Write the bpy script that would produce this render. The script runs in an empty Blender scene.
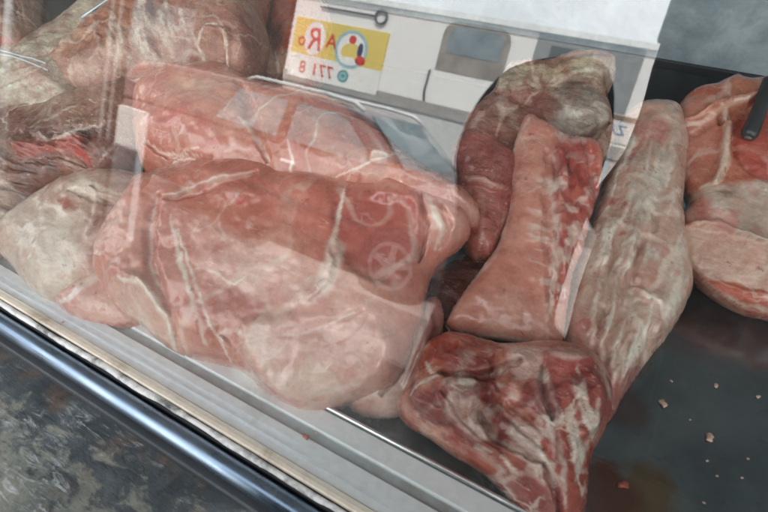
import bpy, bmesh, math, random
import numpy as np
from mathutils import Vector, Matrix
random.seed(7); rng = np.random.default_rng(7)
SC = bpy.context.scene; COL = SC.collection
R = math.radians

# ------------------------------------------------------------------ camera frame (measured from the photograph)
F, CX, CY = 545.0, 384.0, 256.0
nz = lambda v: np.asarray(v, float)/np.linalg.norm(v)
AX = nz([1189, 446, -545]); Zv = -nz([-500., 2000, 545]); Zv = nz(Zv-AX*(Zv@AX)); Yv = np.cross(Zv, AX)
TILT = R(15)
AY = math.cos(2*TILT)*Yv+math.sin(2*TILT)*Zv; AZ = math.cos(2*TILT)*Zv-math.sin(2*TILT)*Yv
RM = np.array([AX, AY, AZ])
CAM = np.array([0, -.17, 1.5])
def ray(px, py):
    d = np.stack([np.asarray(px, float)-CX, np.asarray(py, float)-CY, np.full(np.shape(px), F)], -1) @ RM.T
    return d/np.linalg.norm(d, axis=-1, keepdims=True)
def proj(P):
    q = (np.asarray(P)-CAM) @ RM
    return q[..., 0]/q[..., 2]*F+CX, q[..., 1]/q[..., 2]*F+CY
SLOPE = .13
def deck_z(y): return .957+SLOPE*(y-.085)

# ------------------------------------------------------------------ helpers
def tag(o, label=None, cat=None, group=None, kind=None):
    if label: o['label'] = label
    if cat: o['category'] = cat
    if group: o['group'] = group
    if kind: o['kind'] = kind
    return o
def empty(name, loc=(0, 0, 0)):
    o = bpy.data.objects.new(name, None); o.location = loc; COL.objects.link(o); return o
def mesh_obj(name, verts, faces, mat, parent=None, smooth=False):
    me = bpy.data.meshes.new(name); me.from_pydata([tuple(v) for v in verts], [], [tuple(f) for f in faces]); me.update()
    if smooth: me.polygons.foreach_set('use_smooth', [True]*len(me.polygons))
    o = bpy.data.objects.new(name, me); COL.objects.link(o)
    if mat: me.materials.append(mat)
    if parent: o.parent = parent; o.matrix_parent_inverse = Matrix.Translation(-Vector(parent.location))
    return o
def bm_obj(name, bm, mat, parent=None, smooth=False, bevel=0, seg=2):
    bmesh.ops.recalc_face_normals(bm, faces=bm.faces)
    me = bpy.data.meshes.new(name); bm.to_mesh(me); bm.free()
    if smooth: me.polygons.foreach_set('use_smooth', [True]*len(me.polygons))
    o = bpy.data.objects.new(name, me); COL.objects.link(o)
    if mat: me.materials.append(mat)
    if parent: o.parent = parent; o.matrix_parent_inverse = Matrix.Translation(-Vector(parent.location))
    if bevel:
        m = o.modifiers.new('bevel', 'BEVEL'); m.width = bevel; m.segments = seg; m.limit_method = 'ANGLE'
        m2 = o.modifiers.new('wn', 'WEIGHTED_NORMAL'); m2.keep_sharp = True
        me.polygons.foreach_set('use_smooth', [True]*len(me.polygons))
    return o
def add_box(bm, x0, x1, y0, y1, z0, z1):
    v = [bm.verts.new(p) for p in ((x0,y0,z0),(x1,y0,z0),(x1,y1,z0),(x0,y1,z0),(x0,y0,z1),(x1,y0,z1),(x1,y1,z1),(x0,y1,z1))]
    for f in ((0,3,2,1),(4,5,6,7),(0,1,5,4),(1,2,6,5),(2,3,7,6),(3,0,4,7)): bm.faces.new([v[i] for i in f])
def box(name, x0, x1, y0, y1, z0, z1, mat, parent=None, bevel=0):
    bm = bmesh.new(); add_box(bm, x0, x1, y0, y1, z0, z1); return bm_obj(name, bm, mat, parent, bevel=bevel)
def prism_x(name, prof, x0, x1, mat, parent=None, bevel=0, n=1):
    """closed (y,z) profile swept along x"""
    bm = bmesh.new(); rings = []
    for i in range(n+1):
        x = x0+(x1-x0)*i/n; rings.append([bm.verts.new((x, y, z)) for y, z in prof])
    k = len(prof)
    for a, b in zip(rings[:-1], rings[1:]):
        for i in range(k): bm.faces.new((a[i], a[(i+1) % k], b[(i+1) % k], b[i]))
    bm.faces.new(rings[0]); bm.faces.new(rings[-1][::-1])
    return bm_obj(name, bm, mat, parent, bevel=bevel)
def prism_y(name, prof, y0, y1, mat, parent=None, bevel=0):
    """closed (x,z) profile swept along y"""
    bm = bmesh.new()
    a = [bm.verts.new((x, y0, z)) for x, z in prof]; b = [bm.verts.new((x, y1, z)) for x, z in prof]; k = len(prof)
    for i in range(k): bm.faces.new((a[i], a[(i+1) % k], b[(i+1) % k], b[i]))
    bm.faces.new(a); bm.faces.new(b[::-1])
    return bm_obj(name, bm, mat, parent, bevel=bevel)
def tube_bm(bm, pts, r, seg=14, cap=True):
    pts = [Vector(p) for p in pts]; rr = r if hasattr(r, '__len__') else [r]*len(pts); rings = []
    for i, p in enumerate(pts):
        t = (pts[min(i+1, len(pts)-1)]-pts[max(i-1, 0)]).normalized()
        a = t.orthogonal().normalized() if i == 0 else (rings_a-t*rings_a.dot(t)).normalized()
        rings_a = a; b = t.cross(a)
        rings.append([bm.verts.new(p+(a*math.cos(2*math.pi*j/seg)+b*math.sin(2*math.pi*j/seg))*rr[i]) for j in range(seg)])
    for q, w in zip(rings[:-1], rings[1:]):
        for j in range(seg): bm.faces.new((q[j], q[(j+1) % seg], w[(j+1) % seg], w[j]))
    if cap: bm.faces.new(rings[0][::-1]); bm.faces.new(rings[-1])
def tube(name, pts, r, mat, parent=None, seg=14):
    bm = bmesh.new(); tube_bm(bm, pts, r, seg); return bm_obj(name, bm, mat, parent, smooth=True)

# ------------------------------------------------------------------ materials
class NT:
    def __init__(s, name):
        s.m = bpy.data.materials.new(name); s.m.use_nodes = True; s.t = s.m.node_tree; s.t.nodes.clear()
        s.out = s.n('ShaderNodeOutputMaterial')
    def n(s, typ, **kw):
        x = s.t.nodes.new(typ)
        for k, v in kw.items():
            if k[0] == '_': setattr(x, k[1:], v)
            else: x.inputs[k.replace('__', ' ')].default_value = v
        return x
    def l(s, a, b): s.t.links.new(a, b)
    def ramp(s, fac, stops, interp='LINEAR'):
        x = s.n('ShaderNodeValToRGB'); x.color_ramp.interpolation = interp
        e = x.color_ramp.elements
        while len(e) < len(stops): e.new(.5)
        for i, (p, c) in enumerate(stops):
            e[i].position = p; e[i].color = c if hasattr(c, '__len__') and len(c) == 4 else ((*c, 1) if hasattr(c, '__len__') else (c, c, c, 1))
        s.l(fac, x.inputs['Fac']); return x.outputs['Color']
    def noise(s, vec, scale, detail=4, rough=.55, dist=0):
        x = s.n('ShaderNodeTexNoise'); x.inputs['Scale'].default_value = scale; x.inputs['Detail'].default_value = detail
        x.inputs['Roughness'].default_value = rough; x.inputs['Distortion'].default_value = dist; s.l(vec, x.inputs['Vector']); return x.outputs['Fac']
    def mix(s, fac, a, b, mode='MIX'):
        x = s.n('ShaderNodeMix', _data_type='RGBA', _blend_type=mode)
        for sock, v in ((x.inputs[0], fac), (x.inputs[6], a), (x.inputs[7], b)):
            if hasattr(v, 'is_output'): s.l(v, sock)
            elif hasattr(v, '__len__'): sock.default_value = (*v[:3], 1)
            else: sock.default_value = v
        return x.outputs[2]
    def math(s, op, a, b=0.):
        x = s.n('ShaderNodeMath', _operation=op)
        for i, v in enumerate((a, b)):
            if hasattr(v, 'is_output'): s.l(v, x.inputs[i])
            else: x.inputs[i].default_value = v
        return x.outputs[0]
    def coords(s, scale=(1, 1, 1), rot=(0, 0, 0)):
        tc = s.n('ShaderNodeTexCoord'); mp = s.n('ShaderNodeMapping'); mp.inputs['Scale'].default_value = scale; mp.inputs['Rotation'].default_value = rot
        s.l(tc.outputs['Object'], mp.inputs['Vector']); return mp.outputs['Vector']
    def bsdf(s, col, rough=.5, metal=0., bump=None, bstr=.3, bdist=.002, **kw):
        p = s.n('ShaderNodeBsdfPrincipled')
        for nm, v in (('Base Color', col), ('Roughness', rough), ('Metallic', metal)):
            if hasattr(v, 'is_output'): s.l(v, p.inputs[nm])
            elif hasattr(v, '__len__'): p.inputs[nm].default_value = (*v[:3], 1)
            else: p.inputs[nm].default_value = v
        for k, v in kw.items(): p.inputs[k.replace('__', ' ')].default_value = v
        if bump is not None:
            b = s.n('ShaderNodeBump'); b.inputs['Strength'].default_value = bstr; b.inputs['Distance'].default_value = bdist
            s.l(bump, b.inputs['Height']); s.l(b.outputs['Normal'], p.inputs['Normal'])
        s.l(p.outputs['BSDF'], s.out.inputs['Surface']); return p
def simple(name, col, rough=.5, metal=0., var=.15, scale=6., bstr=.15, **kw):
    s = NT(name); v = s.coords(); nfac = s.noise(v, scale, 6)
    lo = [c*(1-var) for c in col]; hi = [min(1, c*(1+var)) for c in col]
    fine = s.noise(v, scale*12, 4)
    s.bsdf(s.ramp(nfac, [(.3, lo), (.7, hi)]), rough, metal, bump=fine, bstr=bstr, **kw); return s.m

def meat_material(name, rough=.3, fibre=1., gloss=.6, sss=.07, marb=.5, blot=1., bst=.8):
    s = NT(name); v = s.coords()
    at = s.n('ShaderNodeAttribute', _attribute_name='Col').outputs['Color']
    wv = s.coords((10, 46, 46), (0, 0, R(35)))
    mott = s.noise(v, 26, 8, .66, .7); fine = s.noise(v, 330, 4, .7); fib = s.noise(wv, 2.4, 7, .66, 1.6); big = s.noise(v, 8, 6, .62, .8)
    c = s.mix(.85*blot, at, s.ramp(big, [(.36, (.70, .55, .51)), (.5, (1, 1, 1)), (.66, (1.12, 1.22, 1.22))]), 'MULTIPLY')
    c = s.mix(.8*blot, c, s.ramp(mott, [(.38, (.70, .55, .51)), (.5, (1, 1, 1)), (.64, (1.14, 1.25, 1.27))]), 'MULTIPLY')
    c = s.mix(.5*blot, c, s.ramp(fine, [(.36, (.72, .62, .6)), (.54, (1, 1, 1)), (.68, (1.16, 1.22, 1.22))]), 'MULTIPLY')
    c = s.mix(.35*fibre, c, s.ramp(fib, [(.40, (.70, .55, .5)), (.52, (1, 1, 1)), (.62, (1.2, 1.32, 1.32))]), 'MULTIPLY')
    # thin crisp connective tissue and flecks of fat, small dark blood spots
    dv = s.n('ShaderNodeVectorMath', _operation='ADD'); nz_ = s.n('ShaderNodeTexNoise'); nz_.inputs['Scale'].default_value = 26; nz_.inputs['Detail'].default_value = 4; s.l(v, nz_.inputs['Vector'])
    sc_ = s.n('ShaderNodeVectorMath', _operation='SCALE'); s.l(nz_.outputs['Color'], sc_.inputs[0]); sc_.inputs['Scale'].default_value = .055; s.l(v, dv.inputs[0]); s.l(sc_.outputs[0], dv.inputs[1])
    vo = s.n('ShaderNodeTexVoronoi', _feature='DISTANCE_TO_EDGE'); vo.inputs['Scale'].default_value = 17; s.l(dv.outputs[0], vo.inputs['Vector'])
    web = s.math('MULTIPLY', s.ramp(vo.outputs['Distance'], [(.012, 1.), (.04, 0.)]), s.ramp(s.noise(v, 11, 3), [(.50, 0.), (.60, 1.)]))
    fleck = s.math('MULTIPLY', s.ramp(s.noise(wv, 5.5, 4, .6, .8), [(.60, 0.), (.65, 1.)]), s.ramp(s.noise(v, 15, 4), [(.46, 0.), (.58, 1.)]))
    c = s.mix(s.math('MULTIPLY', s.math('MAXIMUM', web, fleck), marb), c, (.74, .60, .50))
    c = s.mix(s.ramp(s.noise(v, 75, 4, .6, .4), [(.66, 0.), (.71, .6)]), c, (.24, .035, .025))
    h = s.math('ADD', s.math('MULTIPLY', fib, .5*fibre), s.math('ADD', s.math('MULTIPLY', mott, 1.2), s.math('MULTIPLY', fine, .16)))
    rg = s.ramp(s.noise(v, 46, 5), [(.36, rough*.5), (.64, min(1, rough*1.8))])
    p = s.bsdf(c, rg, 0, bump=h, bstr=bst, bdist=.005)
    p.inputs['Subsurface Weight'].default_value = sss; p.inputs['Subsurface Radius'].default_value = (.008, .0025, .0018); p.inputs['Subsurface Scale'].default_value = 1.
    p.inputs['Coat Weight'].default_value = gloss; p.inputs['Coat Roughness'].default_value = .06
    return s.m
M_PALE = meat_material('pale_pork', .24, .3, .8, .1, .35, .42, .32); M_RED = meat_material('red_meat', .22, 1.3, .7, .06, .75, 1., .7); M_FATTY = meat_material('silverskin_pork', .26, .6, .7, .08, .35, .5, .45); M_DRY = meat_material('dry_pork', .4, 1.2, .35, marb=.4)

# ------------------------------------------------------------------ noise + features
def vnoise(P, scale, seed=0, octs=4, gain=.5):
    out = np.zeros(len(P)); amp, tot = 1., 0.; P = np.asarray(P)*scale
    for o in range(octs):
        q = P*(2.03**o)+seed*17.3+o*5.1; i = np.floor(q).astype(np.int64); f = q-i; f = f*f*f*(f*(f*6-15)+10)
        acc = 0
        for a in (0, 1):
            for b in (0, 1):
                for c in (0, 1):
                    h = (i[:, 0]+a)*374761393+(i[:, 1]+b)*668265263+(i[:, 2]+c)*2147483647+seed*974634
                    h = (h ^ (h >> 13))*1274126177; h = (h ^ (h >> 16)) & 0xffff
                    acc = acc+(h/65535.)*((f[:, 0] if a else 1-f[:, 0])*(f[:, 1] if b else 1-f[:, 1])*(f[:, 2] if c else 1-f[:, 2]))
        out += amp*acc; tot += amp; amp *= gain
    return out/tot*2-1
def sstep(a, b, x): t = np.clip((x-a)/(b-a), 0, 1); return t*t*(3-2*t)
def spline(pts, n=8, closed=True):
    P = np.array(pts, float); m = len(P); out = []
    rngi = range(m) if closed else range(m-1)
    for i in rngi:
        g = (lambda k: P[k % m]) if closed else (lambda k: P[min(max(k, 0), m-1)])
        p0, p1, p2, p3 = g(i-1), g(i), g(i+1), g(i+2)
        for t in np.arange(n)/n:
            out.append(.5*((2*p1)+(-p0+p2)*t+(2*p0-5*p1+4*p2-p3)*t*t+(-p0+3*p1-3*p2+p3)*t**3))
    if not closed: out.append(P[-1])
    return np.array(out)
def seg_dist(Q, A, B):
    """distance of points Q (n,2) to segments A-B, returns min distance, nearest point, and parameter along"""
    best = np.full(len(Q), 1e9); near = np.zeros_like(Q); par = np.zeros(len(Q)); k = len(A)
    for i, (a, b) in enumerate(zip(A, B)):
        ab = b-a; t = np.clip(((Q-a)@ab)/max(ab@ab, 1e-12), 0, 1); c = a+t[:, None]*ab; d = np.hypot(*(Q-c).T)
        m = d < best; best[m] = d[m]; near[m] = c[m]; par[m] = (i+t[m])/k
    return best, near, par
def inside(Q, poly):
    x, y = Q.T; r = np.zeros(len(Q), bool); j = len(poly)-1
    for i in range(len(poly)):
        xi, yi = poly[i]; xj, yj = poly[j]
        if yi != yj:
            c = ((yi > y) != (yj > y)) & (x < (xj-xi)*(y-yi)/(yj-yi)+xi); r ^= c
        j = i
    return r
def near_box(Q, pts, m):
    P = np.asarray(pts, float); lo, hi = P.min(0)-m, P.max(0)+m
    return np.nonzero((Q[:, 0] > lo[0]) & (Q[:, 0] < hi[0]) & (Q[:, 1] > lo[1]) & (Q[:, 1] < hi[1]))[0]
def line_w(Q, pts, width, taper=True, hard=False):
    L = spline(pts, 6, False) if len(pts) > 2 else np.array(pts, float); ix = near_box(Q, L, width+1); out = np.zeros(len(Q))
    if not len(ix): return out
    d, _, t = seg_dist(Q[ix], L[:-1], L[1:])
    w = width*(.35+.65*np.sin(np.pi*np.clip(t, .02, .98))) if taper else width
    out[ix] = 1-(sstep(.28, .95, d/w) if hard else sstep(.25, 1., d/w)); return out
def poly_w(Q, pts, feather):
    L = spline(pts, 5, True); ix = near_box(Q, L, feather+1); out = np.zeros(len(Q))
    if not len(ix): return out
    q = Q[ix]; d, _, _ = seg_dist(q, L, np.roll(L, -1, 0)); s = np.where(inside(q, L), d, -d)
    out[ix] = sstep(-feather, feather, s); return out
def ell_w(Q, cx, cy, rx, ry, ang=0, soft=.5):
    c, s = math.cos(R(ang)), math.sin(R(ang)); dx, dy = Q[:, 0]-cx, Q[:, 1]-cy
    r = np.sqrt(((c*dx+s*dy)/rx)**2+((-s*dx+c*dy)/ry)**2); return 1-sstep(1-soft, 1+soft, r)

FAT = (.88, .77, .66); PINK = (.58, .25, .195); DEEP = (.30, .055, .04); RED = (.42, .065, .045); GREY = (.54, .44, .36); SKIN = (.70, .54, .43); DARK = (.06, .018, .016)
ROSE = (.47, .145, .115)

def meat(name, label, outline, anchor, lift, tilt, H, Rr, base, alt=None, feats=(), shape=(), mat=None, step=.0017, cat='meat', group=None, lump=.006, warp=3.5, seed=1, bottom=.06, rimcol=None, flat=0., noise_alt=1., z_on=None, veins=.5, rough_=1.):
    """an inflated cut of meat: traced outline on its own tilted plane above the tray, domed top and flattened underside"""
    n = nz([tilt[0], -SLOPE+tilt[1], 1.]); d = ray(*anchor)
    # anchor: the point of the deck raised by lift
    dn = np.array([0, -SLOPE, 1.]); p0 = np.array([0, .085, .957+lift]); P0 = CAM+d*(((p0-CAM)@dn)/(d@dn))
    e1 = nz(np.array([1., 0, 0])-n*n[0]); e2 = np.cross(n, e1)
    op = spline(outline, 6); D = ray(op[:, 0], op[:, 1]); Tt = ((P0-CAM)@n)/(D@n); W = CAM+D*Tt[:, None]
    uv = np.stack([(W-P0)@e1, (W-P0)@e2], 1)
    # slightly rough the outline
    un = vnoise(np.c_[uv, np.zeros(len(uv))], 26, seed+3, 3); cen = uv.mean(0); uv = uv+(uv-cen)/np.linalg.norm(uv-cen, axis=1, keepdims=True)*(un*.0035)[:, None]
    lo, hi = uv.min(0)-step*1.5, uv.max(0)+step*1.5; nx, ny = np.ceil((hi-lo)/step).astype(int)+1
    gx, gy = np.meshgrid(lo[0]+np.arange(nx)*step, lo[1]+np.arange(ny)*step, indexing='ij'); Q = np.c_[gx.ravel(), gy.ravel()]
    dist, near, _ = seg_dist(Q, uv, np.roll(uv, -1, 0)); ins = inside(Q, uv)
    g = lambda a: a.reshape(nx, ny)
    dd = np.where(ins, dist, 0); q = np.clip(dd/Rr, 0, 1); u = 1-(1-q)**2
    U = g(u)
    I = g(ins)
    for _ in range(int(.35*Rr/step)+4):
        A = U.copy(); A[1:-1, 1:-1] = (U[1:-1, 1:-1]*2+U[:-2, 1:-1]+U[2:, 1:-1]+U[1:-1, :-2]+U[1:-1, 2:])/6; U = np.where(I, A, 0)
    U = np.minimum(U, g(sstep(0, 1, dd/(Rr*.12))*.5+.5)*U.max()); h = np.sqrt(np.clip(U.ravel(), 0, 1))
    keep = np.zeros((nx, ny), bool)
    cell = (I[:-1, :-1] | I[1:, :-1] | I[:-1, 1:] | I[1:, 1:])
    keep[:-1, :-1] |= cell; keep[1:, :-1] |= cell; keep[:-1, 1:] |= cell; keep[1:, 1:] |= cell
    Q = np.where((keep.ravel() & ~ins)[:, None], near, Q); h = np.where(ins, h, 0.); kf = keep.ravel()
    idx = -np.ones(nx*ny, int); idx[kf] = np.arange(kf.sum()); Qk, hk, ik = Q[kf], h[kf], ins[kf]
    base3 = P0+Qk[:, :1]*e1+Qk[:, 1:]*e2
    lum = vnoise(base3, 9, seed, 3)*1.3+vnoise(base3, 30, seed+9, 3)*.5+.9*(.5-np.abs(vnoise(base3, 14, seed+12, 3)))
    top = base3+n*(H*hk*(1-flat*hk)+lump*lum*np.minimum(1, hk*1.3))[:, None]
    wrp = lambda px, py, P: np.stack([px+warp*(vnoise(P, 30, seed+21, 2)+.55*vnoise(P, 130, seed+22, 2)), py+warp*(vnoise(P, 30, seed+31, 2)+.55*vnoise(P, 130, seed+32, 2))], 1)
    px, py = proj(top); PQ = wrp(px, py, base3)
    off = np.zeros(len(Qk))
    for s in shape:
        s = list(s)
        if s[0] != 'cut': kh = 6 if s[0] == 'ell' else 3; s[kh] = s[kh]*1.5
        if s[0] == 'line': off += s[3]*line_w(PQ, s[1], s[2])
        elif s[0] == 'poly': off += s[3]*poly_w(PQ, s[1], s[2])
        elif s[0] == 'ell': off += s[6]*ell_w(PQ, *s[1:6], soft=.8)
        elif s[0] == 'fibre':      # stringy relief: (poly, feather, height, angle)
            w = poly_w(PQ, s[1], s[2]); a = R(s[4]); t = PQ@np.array([-math.sin(a), math.cos(a)]); l = PQ@np.array([math.cos(a), math.sin(a)])
            off += s[3]*w*vnoise(np.c_[t*.16, l*.022, np.zeros(len(t))], 1, seed+4, 3)
    hcur = (top-base3)@n
    for s in shape:            # flat knife faces
        if s[0] != 'cut': continue
        w = poly_w(PQ, s[1], s[2]); m = w > .5
        if m.sum() < 20: continue
        A = np.c_[Qk[m], np.ones(m.sum())]; co, *_ = np.linalg.lstsq(A, (hcur+off)[m], rcond=None)
        off += w*s[4]*(np.c_[Qk, np.ones(len(Qk))]@co-s[3]-(hcur+off))
    off += .0022*vnoise(base3, 55, seed+70, 3)+rough_*.0035*(.4-np.abs(vnoise(base3, 38, seed+71, 3)))
    top = top+n*(off*np.minimum(1, hk*2.2))[:, None]
    px, py = proj(top); PQ = wrp(px, py, base3)
    nn = sstep(-.22, .28, vnoise(base3, 16, seed+40, 5, .6)*noise_alt+.0)
    alt = alt or base
    col = np.array(base)[None]*(1-nn[:, None])+np.array(alt)[None]*nn[:, None]
    lm = col.mean(1, keepdims=True); col = np.clip(lm+(col-lm)*1.2, .004, 1)*.86
    brk = vnoise(base3, 70, seed+50, 3)
    for s in feats:
        if s[0] == 'poly': s = (s[0], s[1], s[2]*.6, *s[3:])
        if s[0] == 'line': w = line_w(PQ, s[1], s[2]*.85, hard=True)*np.clip(.95+.9*brk, .2, 1); c, st = s[3], min(1, s[4]*1.2)
        elif s[0] == 'poly': w = poly_w(PQ, s[1], s[2])*np.clip(.95+.3*brk, .3, 1); c, st = s[3], s[4]
        elif s[0] == 'ell': w = ell_w(PQ, *s[1:7]); c, st = s[7], s[8]
        elif s[0] == 'speck':      # (poly, feather, colour, strength, freq, threshold)
            w = poly_w(PQ, s[1], s[2])*sstep(s[6], s[6]+.18, vnoise(base3, s[5], seed+60, 3)); c, st = s[3], s[4]
        elif s[0] == 'streak':     # (poly, feather, colour, strength, angle, threshold)
            a = R(s[5]); t = PQ@np.array([-math.sin(a), math.cos(a)]); l = PQ@np.array([math.cos(a), math.sin(a)])
            w = poly_w(PQ, s[1], s[2])*sstep(s[6], s[6]+.25, vnoise(np.c_[t*.16, l*.022, np.zeros(len(t))], 1, seed+4, 3)); c, st = s[3], s[4]
        w = (w*st)[:, None]; col = col*(1-w)+np.array(c)[None]*w
    rdg = 1-np.abs(vnoise(base3+.02*np.stack([vnoise(base3, 12, seed+80, 2)]*3, 1), 11, seed+81, 3))
    w = (veins*sstep(.93, .985, rdg)*sstep(-.1, .3, vnoise(base3, 7, seed+82, 2)))[:, None]; col = col*(1-w)+np.array(FAT)[None]*w
    w = (.55*veins*sstep(.42, .62, vnoise(base3, 45, seed+83, 3)))[:, None]; col = col*(1-w)+np.array(RED)[None]*w
    lm = col.mean(1, keepdims=True); col = np.clip(lm+(col-lm)*1.1, .004, 1)*.97
    if rimcol is not None:
        w = ((1-sstep(0, .35, hk))*np.clip(.6+.8*brk, 0, 1))[:, None]; col = col*(1-w)+np.array(rimcol)[None]*w
    # underside
    hb = hk[ik]; bot = base3[ik]-n*(bottom*hb+.0005)[:, None]
    zmin = deck_z(bot[:, 1])+.0015 if z_on is None else np.maximum(z_on, deck_z(bot[:, 1])+.0015)
    bot[:, 2] = np.maximum(bot[:, 2], np.minimum(zmin, base3[ik][:, 2]))
    top[:, 2] = np.maximum(top[:, 2], deck_z(top[:, 1])+.001)
    nt = len(top); bidx = np.arange(nt); bidx[ik] = nt+np.arange(ik.sum())
    V = np.concatenate([top, bot]); C4 = np.ones((len(V), 4)); C4[:nt, :3] = col; C4[nt:, :3] = col[ik]*np.array([.9, .8, .78])
    ci, cj = np.nonzero(cell); a = idx[ci*ny+cj]; b = idx[(ci+1)*ny+cj]; c = idx[(ci+1)*ny+cj+1]; e = idx[ci*ny+cj+1]
    F4 = np.concatenate([np.c_[a, b, c, e], np.c_[bidx[e], bidx[c], bidx[b], bidx[a]]])
    org = np.array([P0[0], P0[1], deck_z(P0[1])]); V = V-org
    me = bpy.data.meshes.new(name); me.vertices.add(len(V)); me.vertices.foreach_set('co', V.ravel())
    me.loops.add(F4.size); me.loops.foreach_set('vertex_index', F4.ravel().astype(np.int32)); me.polygons.add(len(F4))
    me.polygons.foreach_set('loop_start', np.arange(0, F4.size, 4, dtype=np.int32)); me.polygons.foreach_set('use_smooth', np.ones(len(F4), bool))
    me.update(calc_edges=True); me.validate()
    at = me.color_attributes.new('Col', 'FLOAT_COLOR', 'POINT')
    if len(at.data) == len(C4): at.data.foreach_set('color', np.clip(C4, 0, 1).ravel())
    bm = bmesh.new(); bm.from_mesh(me); bmesh.ops.remove_doubles(bm, verts=bm.verts, dist=1e-5); bm.to_mesh(me); bm.free()
    o = bpy.data.objects.new(name, me); o.location = org; COL.objects.link(o); me.materials.append(mat or M_PALE)
    tag(o, label, cat, group); return o
GLASS_IOR = 1.75; SUN = 5.; SKY = .12; SUN_EL = R(48); SUN_ROT = R(15); EXPO = 1.15; SHADE_Y = -.42; SHADE_Z = 2.0; CLOUD = 19.

# ------------------------------------------------------------------ the cuts of meat
G1 = 'cuts of meat piled in the display case'
W_ = 'white'
# --- big ham in front
meat('ham', 'large pale pink pork leg at the front of the tray, veined with white fat seams', 
  [(142,197),(158,181),(190,171),(225,166),(262,168),(300,178),(340,183),(372,185),(398,182),(424,189),(450,200),(468,214),(470,232),(457,250),(440,262),(428,285),(424,318),(411,350),(398,378),(383,390),(360,401),(337,411),(312,415),(290,408),(270,396),(250,378),(235,371),(215,366),(190,359),(165,345),(146,327),(126,313),(111,290),(106,265),(112,243),(126,222)],
  (285,285), .075, (.10,-.42), .066, .06, PINK, (.70,.38,.31), [
  ('poly', [(145,195),(190,172),(260,168),(330,184),(372,188),(360,230),(330,250),(250,210),(190,205),(150,215)], 16, ROSE, .5),
  ('poly', [(330,195),(375,187),(408,196),(420,225),(414,262),(392,282),(360,268),(340,240)], 9, (.40,.10,.085), .8),
  ('ell', 372,205,24,18,0,.6, (.30,.06,.055), .5),
  ('poly', [(418,196),(440,200),(465,215),(462,235),(442,250),(425,245),(418,220)], 6, (.70,.42,.35), .75),
  ('line', [(424,192),(436,214),(442,232),(436,250)], 7, FAT, .8),
  ('line', [(345,186),(338,215),(332,245),(326,275)], 5, FAT, .8),
  ('poly', [(328,240),(342,244),(338,280),(318,302),(302,300),(316,278)], 5, FAT, .7),
  ('line', [(168,212),(176,240),(184,275),(196,312),(206,344)], 5, FAT, .75),
  ('line', [(176,228),(188,262),(200,300),(212,325),(232,362)], 3.2, FAT, .8),
  ('line', [(196,268),(215,272),(234,285),(246,276)], 2.6, FAT, .7),
  ('line', [(216,212),(222,232),(238,242),(252,250),(275,262),(300,275)], 3, (.74,.5,.42), .6),
  ('poly', [(222,252),(262,248),(306,268),(320,300),(300,310),(262,285),(232,280)], 12, (.72,.46,.38), .5),
  ('line', [(118,276),(140,284),(156,302),(168,330),(176,350)], 7, FAT, .9),
  ('line', [(158,196),(152,225),(150,262),(158,290),(164,318)], 3.5, (.76,.55,.47), .8),
  ('poly', [(110,280),(150,292),(168,335),(160,342),(128,314),(112,295)], 5, (.68,.46,.37), .7),
  ('line', [(162,196),(190,190),(220,178),(250,172)], 9, (.62,.44,.36), .75),
  ('line', [(228,352),(222,338),(236,330),(246,338)], 4.5, FAT, .9),
  ('line', [(240,345),(262,338),(300,334),(336,322),(356,312)], 2.4, FAT, .6),
  ('line', [(232,366),(250,376),(272,382),(290,398)], 7, (.80,.66,.58), .7),
  ('line', [(316,396),(340,390),(362,384)], 5, FAT, .9),
  ('line', [(305,285),(318,300),(330,310),(350,308)], 3, (.5,.2,.18), .5),
  ('poly', [(245,320),(330,318),(390,330),(380,385),(320,408),(280,395),(250,365)], 16, (.74,.47,.40), .65),
  ('line', [(356,330),(380,338),(398,332),(415,320)], 3.5, (.48,.19,.17), .45),
  ('line', [(330,345),(350,338),(366,318)], 3, (.46,.17,.15), .5),
  ('ell', 240,200,5,4,0,.7, (.5,.07,.06), .7), ('ell', 205,188,8,3,-10,.7,(.52,.12,.1),.5), ('ell', 232,224,10,4,30,.7,(.55,.16,.13),.5),
  ('speck', [(150,200),(330,190),(330,300),(200,350)], 20, (.50,.16,.13), .45, 22, .12)],
  [('line', [(158,196),(150,225),(150,262),(158,290),(166,322),(182,355)], 10, -.0045), ('line', [(118,276),(140,284),(158,305),(170,335)], 9, .005),
   ('line', [(162,198),(195,192),(225,180),(255,172)], 6, -.005),
   ('ell', 372,225,40,30,70,-.006), ('line', [(240,345),(270,338),(320,330),(360,310)], 8, -.0022), ('line', [(328,250),(330,275),(310,300)], 6, .004),
   ('line', [(316,398),(340,391),(362,386)], 6, -.006), ('ell', 300,362,50,32,0,.008), ('line', [(418,192),(424,225),(418,260)], 6, -.010), ('line', [(440,200),(448,225),(440,250)], 6, -.006),
   ('line', [(222,338),(232,350),(234,366)], 5, .004), ('cut', [(176,222),(240,195),(325,196),(332,250),(312,285),(245,312),(205,330),(190,280)], 9, .002, .75), ('cut', [(246,325),(330,322),(392,335),(378,378),(325,402),(272,388)], 8, .002, .8), ('cut', [(336,198),(400,196),(416,225),(412,262),(388,280),(345,262)], 5, .004, .9), ('cut', [(112,268),(150,285),(168,330),(150,330),(126,308)], 4, .001, .7)], seed=2, lump=.0065, bottom=.045, rough_=.15, veins=.3, group=G1)

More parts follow.
